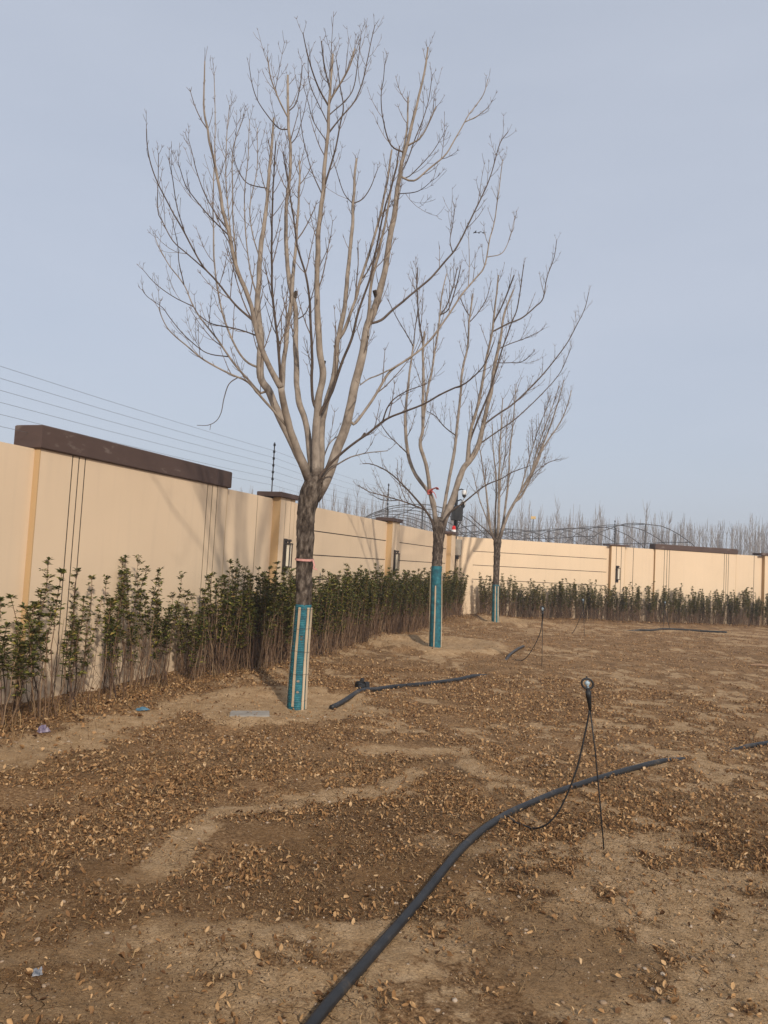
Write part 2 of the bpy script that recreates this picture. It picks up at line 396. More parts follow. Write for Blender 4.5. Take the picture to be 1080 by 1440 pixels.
def gz(x, y):
    x = np.asarray(x, float); y = np.asarray(y, float)
    near = 1 - sstep(30, 60, np.hypot(x, y))
    z = 0.07 * (fbm(x * 0.45, y * 0.45, 3, 1) - 0.5) + 0.045 * (fbm(x * 1.9, y * 1.9, 3, 2) - 0.5) + 0.022 * (fbm(x * 8, y * 8, 3, 3) - 0.5)
    for c, rr, h in ((T1, 0.95, 0.055), (T2, 1.25, 0.10), (T3, 1.4, 0.10)):
        d = np.hypot(x - c[0], y - c[1]) + 0.25 * (fbm(x * 2, y * 2, 3, 77) - 0.5)
        z = z + h * np.exp(-((d - rr) / 0.28) ** 2) - 0.02 * np.exp(-(d / 0.6) ** 2)
    d = pdist(x, y, HEDGE_FRONT)
    z = z + 0.05 * np.exp(-(d / 0.25) ** 2)
    return z * near
def g1(x, y): return float(gz(np.array([x]), np.array([y]))[0])
def onground(px, py, dz=0.0):
    p = ground(px, py); p[2] = g1(p[0], p[1]) + dz; return p

# ------------------------------------------------------------------ ground: one sheet to the horizon
def ground_mat():
    m, n, l, b = new_mat('dry_soil_and_litter')
    g = n.new('ShaderNodeNewGeometry')
    ab = n.new('ShaderNodeAttribute'); ab.attribute_name = 'bare'
    ad = n.new('ShaderNodeAttribute'); ad.attribute_name = 'damp'
    pos = g.outputs['Position']
    def noi(sc, det=6.0, ro=0.6):
        z = nod(n, 'ShaderNodeTexNoise', Scale=sc, Detail=det, Roughness=ro); l.new(pos, z.inputs['Vector']); return z.outputs['Fac']
    def mixc(f, a, bb, mode='MIX'):
        x = n.new('ShaderNodeMix'); x.data_type = 'RGBA'; x.blend_type = mode
        for sock, v in (('Factor', f), ('A', a), ('B', bb)):
            if hasattr(v, 'is_output'): l.new(v, x.inputs[sock])
            else: x.inputs[sock].default_value = v
        return x.outputs['Result']
    def rmp(f, st):
        r = ramp(n, st); l.new(f, r.inputs['Fac']); return r.outputs[0]
    lit1 = rmp(noi(48, 8, 0.75), [(0.34, (0.08, 0.043, 0.02)), (0.45, (0.21, 0.12, 0.057)), (0.55, (0.33, 0.2, 0.1)), (0.66, (0.52, 0.35, 0.2))])
    lit2 = rmp(noi(2.3, 6), [(0.3, (0.62, 0.60, 0.57)), (0.5, (0.95, 0.94, 0.92)), (0.7, (1.25, 1.22, 1.15))])
    lit = mixc(1.0, lit1, lit2, 'MULTIPLY')
    bar1 = rmp(noi(9, 8, 0.65), [(0.3, (0.31, 0.198, 0.102)), (0.5, (0.43, 0.288, 0.16)), (0.72, (0.54, 0.385, 0.235))])
    bar2 = rmp(noi(85, 6, 0.75), [(0.34, (0.42, 0.38, 0.34)), (0.46, (0.92, 0.91, 0.89)), (0.64, (1.3, 1.27, 1.22))])
    bar = mixc(1.0, bar1, bar2, 'MULTIPLY')
    # mud cracks in the bare soil
    wv = nod(n, 'ShaderNodeTexNoise', Scale=5.0, Detail=4.0); l.new(pos, wv.inputs['Vector'])
    addv = n.new('ShaderNodeMix'); addv.data_type = 'RGBA'; addv.blend_type = 'LINEAR_LIGHT'; addv.inputs['Factor'].default_value = 0.12
    l.new(pos, addv.inputs['A']); l.new(wv.outputs['Color'], addv.inputs['B'])
    vo = nod(n, 'ShaderNodeTexVoronoi', Scale=5.5); vo.feature = 'DISTANCE_TO_EDGE'; l.new(addv.outputs['Result'], vo.inputs['Vector'])
    crk = rmp(vo.outputs['Distance'], [(0.0, (1, 1, 1)), (0.014, (0.25, 0.25, 0.25)), (0.022, (0, 0, 0))])
    crm = rmp(noi(1.3, 3), [(0.52, (0, 0, 0)), (0.62, (1, 1, 1))])
    crack = mixc(1.0, crk, crm, 'MULTIPLY')
    bar = mixc(crack, bar, (0.06, 0.034, 0.018, 1))
    # break the edge between soil and litter with fine noise
    ma = n.new('ShaderNodeMath'); ma.operation = 'ADD'; l.new(ab.outputs['Fac'], ma.inputs[0])
    mb = nod(n, 'ShaderNodeMapRange'); mb.inputs['To Min'].default_value = -0.75; mb.inputs['To Max'].default_value = 0.75
    l.new(noi(24, 6, 0.7), mb.inputs['Value']); l.new(mb.outputs[0], ma.inputs[1])
    fac = rmp(ma.outputs[0], [(0.34, (0, 0, 0)), (0.66, (0.92, 0.92, 0.92))])
    col = mixc(fac, lit, bar)
    dm = n.new('ShaderNodeMath'); dm.operation = 'MULTIPLY'; dm.inputs[1].default_value = 0.7; l.new(ad.outputs['Fac'], dm.inputs[0])
    dcol = rmp(noi(30, 6), [(0.3, (0.09, 0.048, 0.02)), (0.7, (0.25, 0.14, 0.06))])
    col = mixc(dm.outputs[0], col, dcol)
    l.new(col, b.inputs['Base Color'])
    b.inputs['Roughness'].default_value = 0.97; b.inputs['Specular IOR Level'].default_value = 0.1
    h1 = n.new('ShaderNodeMath'); h1.operation = 'SUBTRACT'; l.new(noi(60, 8, 0.7), h1.inputs[0])
    cm = n.new('ShaderNodeMath'); cm.operation = 'MULTIPLY'; cm.inputs[1].default_value = 0.6; l.new(crack, cm.inputs[0]); l.new(cm.outputs[0], h1.inputs[1])
    bp = nod(n, 'ShaderNodeBump', Strength=1.0, Distance=0.022); l.new(h1.outputs[0], bp.inputs['Height'])
    l.new(bp.outputs[0], b.inputs['Normal'])
    return m
def build_ground():
    a_f = np.radians(np.arange(-48, 48.01, 0.22)); a_b = np.radians(np.arange(53, 308, 5.0))
    ang = np.concatenate([a_f, a_b])
    r = [0.4]
    while r[-1] < 700:
        r.append(r[-1] * (1.009 if 1.8 < r[-1] < 30 else 1.06))
    r = np.array(r); na, nr = len(ang), len(r)
    X = np.outer(r, np.sin(ang)).ravel(); Y = np.outer(r, np.cos(ang)).ravel()
    Z = gz(X, Y)
    fine = np.hypot(X, Y) < 16
    Z[fine] += 0.010 * (fbm(X[fine] * 26, Y[fine] * 26, 2, 8) - 0.5)
    V = np.column_stack([X, Y, Z])
    i = np.arange(nr - 1)[:, None] * na; j = np.arange(na)[None, :]; k = (np.arange(na) + 1) % na
    q = np.stack([i + j, i + k[None, :], i + na + k[None, :], i + na + j], -1).reshape(-1, 4)[:, ::-1]
    o = raw_mesh('ground', V, q, ground_mat(), smooth=True)
    me = o.data
    for nm, fn in (('bare', bare_mask), ('damp', damp_mask)):
        at_ = me.attributes.new(nm, 'FLOAT', 'POINT'); at_.data.foreach_set('value', fn(X, Y).astype(np.float32))
    tag(o, 'dry brown ground with leaf litter and patches of bare sandy soil', 'ground', kind='structure')
build_ground()

# ------------------------------------------------------------------ boundary walls
TH = 0.22     # wall core thickness; the front face of the plaster lies at local y = 0, the garden at +y
PT = 0.02     # plaster panels stand this far proud of the dark core: the gaps are the grooves
GW = 0.020
def wall_root(name, P, u, label):
    e = empty(name, (P[0], P[1], 0)); e.rotation_euler = (0, 0, math.atan2(u[1], u[0]))
    return tag(e, label, 'wall')
# local x runs along the wall; local +y is to the left of u. The garden is to the right of both walls: use y mirrored
def wbox(mb, x0, x1, y0, y1, z0, z1, bev=0.0): mb.box((x0, -y1, z0), (x1, -y0, z1), bev)

def plain_run(root, x0, x1, lines, proud=0.0, top=HW):
    """plaster panels between vertical grooves"""
    xs = [x0] + [v for g in lines for v in (g - GW / 2, g + GW / 2)] + [x1]
    for a, b_ in zip(xs[0::2], xs[1::2]):
        m = MB(); wbox(m, a, b_, -PT, proud, -0.3, top); m.build('plaster_panel', M['paint'], root)
def ruled_run(root, x0, xs, x1, zs=(1.20, 1.665, 2.12)):
    """plain strip, then panels between horizontal grooves"""
    m = MB(); wbox(m, x0, xs, -PT, 0, -0.3, HW); m.build('plaster_panel', M['paint'], root)
    z0 = -0.3
    for z in list(zs) + [None]:
        z1 = HW if z is None else z - GW / 2
        m = MB(); wbox(m, xs + 0.0005, x1, -PT, 0, z0, z1); m.build('plaster_panel', M['paint'], root)
        if z: z0 = z + GW / 2
def core(root, x0, x1):
    m = MB(); wbox(m, x0, x1, -TH, -0.005, -0.35, HW - 0.004); m.build('wall_core', M['groove'], root)
    m = MB(); wbox(m, x0, x1, -TH - 0.02, -TH - 0.001, -0.35, HW - 0.002); m.build('back_render', M['wallback'], root)
def band_panel(root, x0, x1, grooves, hc, gp=0.07):
    m = MB(); wbox(m, x0 + 0.02, x1 - 0.02, 0.001, gp - 0.005, -0.3, HW - 0.003); m.build('panel_core', M['groove'], root)
    xs = [x0 + 0.012] + [v for g in grooves for v in (g - GW / 2, g + GW / 2)] + [x1 - 0.012]
    for a, b_ in zip(xs[0::2], xs[1::2]):
        m = MB(); wbox(m, a, b_, gp - PT, gp, -0.3, HW); m.build('plaster_panel', M['paint'], root)
    for a, b_ in ((x0, x0 + 0.012), (x1 - 0.012, x1)):
        m = MB(); wbox(m, a, b_, 0.001, gp, -0.3, HW); m.build('panel_side', M['ochre'], root)
    m = MB(); wbox(m, x0 - 0.03, x1 + 0.03, -TH - 0.03, gp + 0.035, HW + 0.002, HW + hc, 0.012)
    m.build('coping', M['brown'], root)
def pilaster(root, x0, x1, pr=0.14, caps=(0.10, 0.06), hc=0.085):
    w = x1 - x0
    m = MB(); wbox(m, x0 + 0.012, x1 - 0.012, 0.001, pr - 0.005, -0.3, HW + 0.02); m.build('pilaster_core', M['groove'], root)
    g = [x0 + w * 0.36, x0 + w * 0.72]
    xs = [x0 + 0.012] + [v for q in g for v in (q - GW / 2, q + GW / 2)] + [x1 - 0.012]
    for a, b_ in zip(xs[0::2], xs[1::2]):
        m = MB(); wbox(m, a, b_, pr - PT, pr, -0.3, HW + 0.022); m.build('pilaster_face', M['paint'], root)
    for a, b_ in ((x0, x0 + 0.012), (x1 - 0.012, x1)):
        m = MB(); wbox(m, a, b_, 0.001, pr, -0.3, HW + 0.022); m.build('pilaster_side', M['ochre'], root)
    m = MB(); wbox(m, x0 - caps[0], x1 + caps[1], -TH - 0.04, pr + 0.05, HW + 0.024, HW + 0.024 + hc, 0.008)
    m.build('pilaster_cap', M['brown'], root)
def wl_pt(P, u, x, y, z):
    n = np.array([u[1], -u[0]]); q = P + u * x + n * y
    return np.array([q[0], q[1], z])

WLft = wall_root('boundary_wall', WA, uL, 'beige boundary wall with a tall brown coping band and two wall lamps, running past all three trees')
core(WLft, -7.5, LEN_L + 0.16)
plain_run(WLft, -7.5, 5.8, [-6.5, -0.55, 5.29])
band_panel(WLft, 0.45, 4.22, [0.93, 1.03, 1.13, 3.66, 3.79, 3.93], 0.245)
pilaster(WLft, 5.83, 6.40)
plain_run(WLft, 5.8005, 6.45, [])
ruled_run(WLft, 6.4505, 7.25, 11.87)
plain_run(WLft, 11.8705, 12.6, [])
pilaster(WLft, 11.90, 12.48)
ruled_run(WLft, 12.6005, 12.95, 17.8)
plain_run(WLft, 17.8005, LEN_L + 0.02, [])
pilaster(WLft, 17.87, 18.45)

WRgt = wall_root('boundary_wall', WC, uR, 'beige boundary wall closing the far side of the plot, with low brown coping and one lamp')
core(WRgt, 0.0, 22)
ruled_run(WRgt, 0.06, 0.66, 5.66)
plain_run(WRgt, 5.6605, 22, [6.72, 11.85, 14.0])
pilaster(WRgt, 5.75, 6.30, caps=(0.10, 0.14), hc=0.045)
band_panel(WRgt, 7.56, 11.0, [7.94, 8.05, 8.15, 10.48, 10.57, 10.66], 0.19)
pilaster(WRgt, 12.20, 12.80, caps=(0.2, 0.1), hc=0.085)

def wall_lamp(P, u, x, z, label):
    n = np.array([u[1], -u[0]])
    b0 = wl_pt(P, u, x, 0.14, z)
    e = empty('wall_lamp', b0); e.rotation_euler = (0, 0, math.atan2(u[1], u[0]))
    tag(e, label, 'lamp', 'lantern lamps on the wall pilasters')
    m = MB(); wbox(m, -0.055, 0.055, 0.001, 0.025, 0, 0.58, 0.004); m.build('back_plate', M['darkmetal'], e)
    m = MB(); wbox(m, -0.03, 0.03, 0.026, 0.115, 0.53, 0.57, 0.004); m.build('bracket', M['darkmetal'], e)
    y0, y1, hx = 0.045, 0.125, 0.042
    for sx in (-1, 1):
        for yy in (y0, y1):
            m = MB(); wbox(m, sx * hx - 0.007, sx * hx + 0.007, yy - 0.007, yy + 0.007, 0.10, 0.50); m.build('frame_bar', M['darkmetal'], e)
    for zz in (0.09, 0.485):
        m = MB(); wbox(m, -hx - 0.011, hx + 0.011, y0 - 0.011, y1 + 0.011, zz, zz + 0.022, 0.003); m.build('frame_plate', M['darkmetal'], e)
    m = MB(); wbox(m, -0.015, 0.015, 0.07, 0.10, 0.508, 0.529); m.build('neck', M['darkmetal'], e)
    m = MB(); wbox(m, -hx + 0.012, hx - 0.012, y0 + 0.012, y1 - 0.012, 0.114, 0.483, 0.004); m.build('diffuser', M['diffuser'], e)
    m = MB(); wbox(m, -0.02, 0.02, 0.026, 0.033, 0.09, 0.112); m.build('lower_clip', M['darkmetal'], e)
wall_lamp(WA, uL, 6.08, 1.33, 'black lantern lamp on the pilaster beside the trunk with the pink ribbon')
wall_lamp(WA, uL, 12.14, 1.33, 'black lantern lamp on the pilaster between the two ruled wall bays')
wall_lamp(WC, uR, 5.99, 1.33, 'black lantern lamp on the far wall beside its low brown coping')

def electric_fence(name, P, u, posts, x0, x1, label, rad=0.0021):
    e = empty(name, (*P, HW)); tag(e, label, 'fence')
    for px_, zb in posts:
        b0 = wl_pt(P, u, px_, -0.10, zb) - np.array([P[0], P[1], HW])
        m = MB(); m.tube([b0, b0 + (0, 0, 0.86)], 0.010, 6); m.box(b0 - (0.04, 0.04, 0.0), b0 + (0.04, 0.04, 0.012)); po = m.build('post', M['darkmetal'], e)
        for k in range(6):
            c = b0 + (0, 0, 0.235 + 0.117 * k)
            m = MB(); m.tube([c - (0, 0, .022), c - (0, 0, .012), c, c + (0, 0, .012), c + (0, 0, .022)], [0.014, 0.024, 0.016, 0.024, 0.014], 8); m.build('insulator', M['black'], po)
    xs = [x0] + [q for q, _ in posts] + [x1]
    for k in range(6):
        pts = []
        for a, b_ in zip(xs[:-1], xs[1:]):
            for t in np.linspace(0, 1, 9)[:-1]:
                q = wl_pt(P, u, a + (b_ - a) * t, -0.075, HW + 0.235 + 0.117 * k - 0.05 * (t - t * t) * 4 * (b_ - a) / 8)
                pts.append(q - np.array([P[0], P[1], HW]))
        pts.append(wl_pt(P, u, x1, -0.075, HW + 0.235 + 0.117 * k) - np.array([P[0], P[1], HW]))
        m = MB(); m.tube(pts, rad, 3); m.build('wire', M['metal'], e)
electric_fence('electric_fence', WA, uL, [(-5.9, HW), (5.95, HW + 0.109), (12.15, HW + 0.109), (18.0, HW + 0.109)], -7.5, 18.9, 'six-wire electric fence with insulated posts along the top of the lamp-lit side wall')
electric_fence('electric_fence', WC, uR, [(6.0, HW + 0.07), (12.6, HW + 0.109)], 0.2, 22, 'six-wire electric fence along the top of the far wall', 0.0018)

# surveillance pole, beacon and junction box at the wall corner
cpx = wl_pt(WA, uL, 18.95, -0.02, HW + 0.109)
e = empty('security_camera_pole', cpx)
tag(e, 'black security camera pole with box and white dome cameras on the wall corner', 'camera pole')
m = MB(); m.tube([(0, 0, 0), (0, 0, 0.012), (0, 0, 0.013), (0, 0, 1.42)], [0.12, 0.12, 0.055, 0.05], 12); m.build('pole', M['black'], e)
m = MB(); m.box((-0.16, -0.34, 0.40), (0.20, -0.06, 0.86), 0.012); m.build('equipment_box', M['black'], e)
for (dx, dz, nm) in ((0.22, 0.95, 'dome_camera'), (0.24, 1.30, 'dome_camera')):
    m = MB(); m.tube([(0.02, -0.03, dz + 0.10), (dx * 0.6, -0.05, dz + 0.15), (dx, -0.06, dz + 0.11)], 0.022, 6); arm = m.build('camera_arm', M['black'], e)
    m = MB(); m.tube([(dx, -0.06, dz + 0.12), (dx, -0.06, dz + 0.09), (dx, -0.06, dz + 0.01), (dx, -0.06, dz - 0.03)], [0.05, 0.085, 0.085, 0.075], 12); d = m.build(nm, M['white'], e)
    m = MB(); m.tube([(dx, -0.06, dz - 0.031), (dx, -0.06, dz - 0.09), (dx, -0.06, dz - 0.13)], [0.07, 0.055, 0.02], 12); m.build('lens_dome', M['black'], d)
m = MB(); m.tube([(0.18, -0.2, 0.861), (0.18, -0.2, 0.93), (0.21, -0.2, 1.02)], [0.05, 0.06, 0.05], 8); m.build('speaker_horn', M['black'], e)
m = MB(); m.tube([(0.05, -0.08, 0.5), (0.16, -0.09, 0.36), (0.10, -0.04, 0.22), (0.03, -0.035, 0.05)], 0.012, 5); m.build('cable', M['black'], e)
ap = wl_pt(WA, uL, 18.2, 0.12, HW + 0.109)
e = empty('alarm_beacon', ap); tag(e, 'small red alarm beacon on a white base on the corner coping', 'beacon')
m = MB(); m.tube([(0, 0, 0), (0, 0, 0.07)], 0.075, 12); m.build('base', M['white'], e)
m = MB(); m.tube([(0, 0, 0.071), (0, 0, 0.15), (0, 0, 0.19), (0, 0, 0.20)], [0.065, 0.06, 0.04, 0.01], 12); m.build('red_lens', M['red'], e)
jp = wl_pt(WA, uL, 18.86, 0.02, 1.95)
e = empty('junction_box', jp, math.atan2(uL[1], uL[0])); tag(e, 'grey metal junction box fixed to the wall corner with a black cable', 'junction box')
m = MB(); m.box((-0.02, -0.19, 0), (0.16, -0.02, 0.52), 0.008); m.build('box', M['greybox'], e)
m = MB(); m.box((-0.01, -0.13, -0.12), (0.10, -0.05, -0.001)); m.build('cable_gland', M['black'], e)
m = MB(); m.tube([(0.05, -0.09, -0.12), (0.055, -0.085, -0.5), (0.04, -0.06, -1.2), (0.05, -0.06, -1.9)], 0.012, 5); m.build('cable', M['black'], e)

# ------------------------------------------------------------------ bare hoop houses and wood beyond the wall
def hoop_house(x, y, az, span, ridge, length, step, label):
    e = empty('hoop_house_frame', (x, y, 0), -az); tag(e, label, 'greenhouse frame', 'bare hoop houses beyond the wall')
    hs = span / 2
    prof = [(hs * math.cos(t) , ridge * (math.sin(t) ** 0.92)) for t in np.linspace(0, math.pi, 29)]
    k = 0
    for yy in np.arange(0, length + 0.01, step):
        j = random.uniform(-0.06, 0.06); m = MB()
        m.tube([(a + j, yy + 0.03 * math.sin(i + k), max(0, z + random.uniform(-.03, .03))) for i, (a, z) in enumerate(prof)], 0.021, 5); m.build('hoop', M['hoop'], e); k += 1
    for t in (0.5, 0.3, 0.7, 0.16, 0.84):
        a, z = hs * math.cos(t * math.pi), ridge * math.sin(t * math.pi) ** 0.92
        m = MB(); m.tube([(a, yy, z - 0.045 + 0.03 * math.sin(yy)) for yy in np.linspace(0, length, 12)], 0.018, 5); m.build('purlin', M['hoop'], e)
    for yy in (0.02, length / 2, length - 0.02):
        for a in (-hs * 0.35, hs * 0.02, hs * 0.4):
            m = MB(); m.tube([(a, yy, -0.2), (a, yy, ridge * math.sqrt(max(0, 1 - (a / hs) ** 2)) - 0.05)], 0.035, 6); m.build('post', M['hoop'], e)
hoop_house(12.9, 38.3, math.radians(-13), 8.8, 4.2, 22, 2.4, 'bare steel hoop house frame arching above the wall beside the far brown coping')
hoop_house(1.6, 33.5, math.radians(-6), 8.2, 4.2, 20, 2.0, 'bare hoop house frame behind the wall next to the tree with the red tag')
hoop_house(7.6, 46.0, math.radians(-10), 8.6, 4.0, 20, 2.4, 'bare steel hoop house frame low behind the wall past the slimmest wrapped tree')

def poplar(mb, h, rr):
    lean = np.array([rr.uniform(-.03, .03), rr.uniform(-.03, .03), 1.0])
    n = 5
    P = np.array([lean * h * t + np.array([rr.uniform(-.05, .05), rr.uniform(-.05, .05), 0]) * (t > 0) for t in np.linspace(0, 1, n)])
    mb.tube(P, np.linspace(0.075, 0.016, n), 4, cap=False)
    for k in range(rr.randint(14, 22)):
        t = rr.uniform(0.25, 0.9); b0 = lean * h * t; L = h * rr.uniform(0.10, 0.26) * (1.15 - 0.5 * t); a = rr.uniform(0, 6.28); s = rr.uniform(0.14, 0.36)
        b1 = b0 + np.array([math.cos(a) * s * L * 0.7, math.sin(a) * s * L * 0.7, 0.5 * L]); b2 = b0 + np.array([math.cos(a) * s * L, math.sin(a) * s * L, L])
        mb.tube([b0, b1, b2], [0.028, 0.021, 0.009], 3, cap=False)
rr = random.Random(3)
# individual tall trees that stand out
protos = []
for k in range(5):
    m = MB(); poplar(m, 10.0, rr); o = m.build('trunk', M['wood']); C.objects.unlink(o); protos.append(o.data); bpy.data.objects.remove(o)
tall = [(735, 715), (760, 708), (812, 722), (846, 722), (880, 718), (910, 703), (932, 716), (944, 717), (962, 727), (1018, 728), (1030, 733), (1056, 728), (1071, 735), (455, 672), (468, 682), (985, 735), (1003, 738)]
for k, (x, ty) in enumerate(tall):
    Y = rr.uniform(88, 108); top = at(x, ty + 4, Y)
    if k > 12 and x < 500: Y = 92; top = at(x, ty, Y)
    o = bpy.data.objects.new('poplar_tree', protos[k % 5]); s = top[2] / 10.0
    o.location = (top[0], top[1], 0); o.scale = (max(1, s * .95),) * 2 + (s,); o.rotation_euler = (0, 0, rr.uniform(0, 6))
    link(o); tag(o, 'slender bare poplar standing taller than the hazy wood beyond the wall', 'tree', 'taller bare poplars of the far wood')
m = MB()
for k in range(900):
    x = rr.uniform(-40, 95); y = rr.uniform(98, 145)
    h = rr.uniform(8.3, 10.8) * (0.9 + 0.25 * float(fbm(np.array([x * .09]), np.array([y * .05]), 3, 4)[0]))
    mm = MB(); poplar(mm, h, rr)
    for vv in mm.v: vv += np.array([x, y, 0])
    V = np.concatenate(mm.v); m.add(V, mm.f)
tag(m.build('far_wood', M['wood']), 'hazy grey belt of bare young trees beyond the far wall', 'wood', kind='stuff')
q = at(750, 728, 62)
e = empty('notice_board', (q[0], q[1], 0)); tag(e, 'small faded yellow board on a thin post above the far wall', 'board')
m = MB(); m.tube([(0, 0, 0), (0, 0, q[2] - 0.12)], 0.04, 6); m.build('post', M['hoop'], e)
m = MB(); m.box((-0.19, -0.03, q[2] - 0.11), (0.19, 0.03, q[2] + 0.11), 0.005); m.build('panel', M['yellow'], e)

# ------------------------------------------------------------------ the three wrapped trees
def unit(v): return v / (np.linalg.norm(v) + 1e-12)
class TreeRng(random.Random):
    def perp(s, t):
        v = np.array([s.gauss(0, 1), s.gauss(0, 1), s.gauss(0, 1)]); v -= t * (v @ t); return unit(v)
def shoot(mb, p, d, L, r, rg, depth, small):
    """a shoot curving upwards, with opposite pairs of side twigs at its nodes"""
    n = 5 if L > 0.3 else 4 if L > 0.12 else 2
    P = [p]; dd = d.copy(); up = np.array([0, 0, 1.0])
    for i in range(n):
        dd = unit(dd + up * (0.34 - 0.05 * i) * rg.uniform(0.5, 1.2) + np.array([rg.gauss(0, .035) for _ in range(3)]))
        P.append(P[-1] + dd * L / n)
    P = np.array(P)
    mb.tube(P, np.linspace(r, max(0.0019, r * 0.45), n + 1), 4 if r > 0.006 else 3, cap=False)
    if depth <= 0: return
    k = max(1, int(round(L / small))); side = rg.perp(unit(P[1] - P[0]))
    for j in range(k):
        t = (j + rg.uniform(0.7, 1.0)) / (k + 0.15)
        if t > 0.97: continue
        i = min(n - 1, int(t * n)); q = P[i] + (P[i + 1] - P[i]) * (t * n - i); tg = unit(P[i + 1] - P[i])
        side = np.cross(tg, side); side = unit(side + 0.25 * rg.perp(tg)); side = unit(side - tg * (side @ tg))
        for sg in (1, -1):
            if rg.random() < 0.2: continue
            l2 = min(0.30, L * rg.uniform(0.18, 0.5) * (1.15 - 0.7 * t)) if rg.random() < .6 else rg.uniform(.03, .08)
            a = rg.uniform(0.65, 0.95)
            shoot(mb, q, unit(tg * math.cos(a) + sg * side * math.sin(a)), max(0.035, l2), max(0.0021, r * 0.55), rg, depth - 1 if l2 > 0.14 else 0, small)

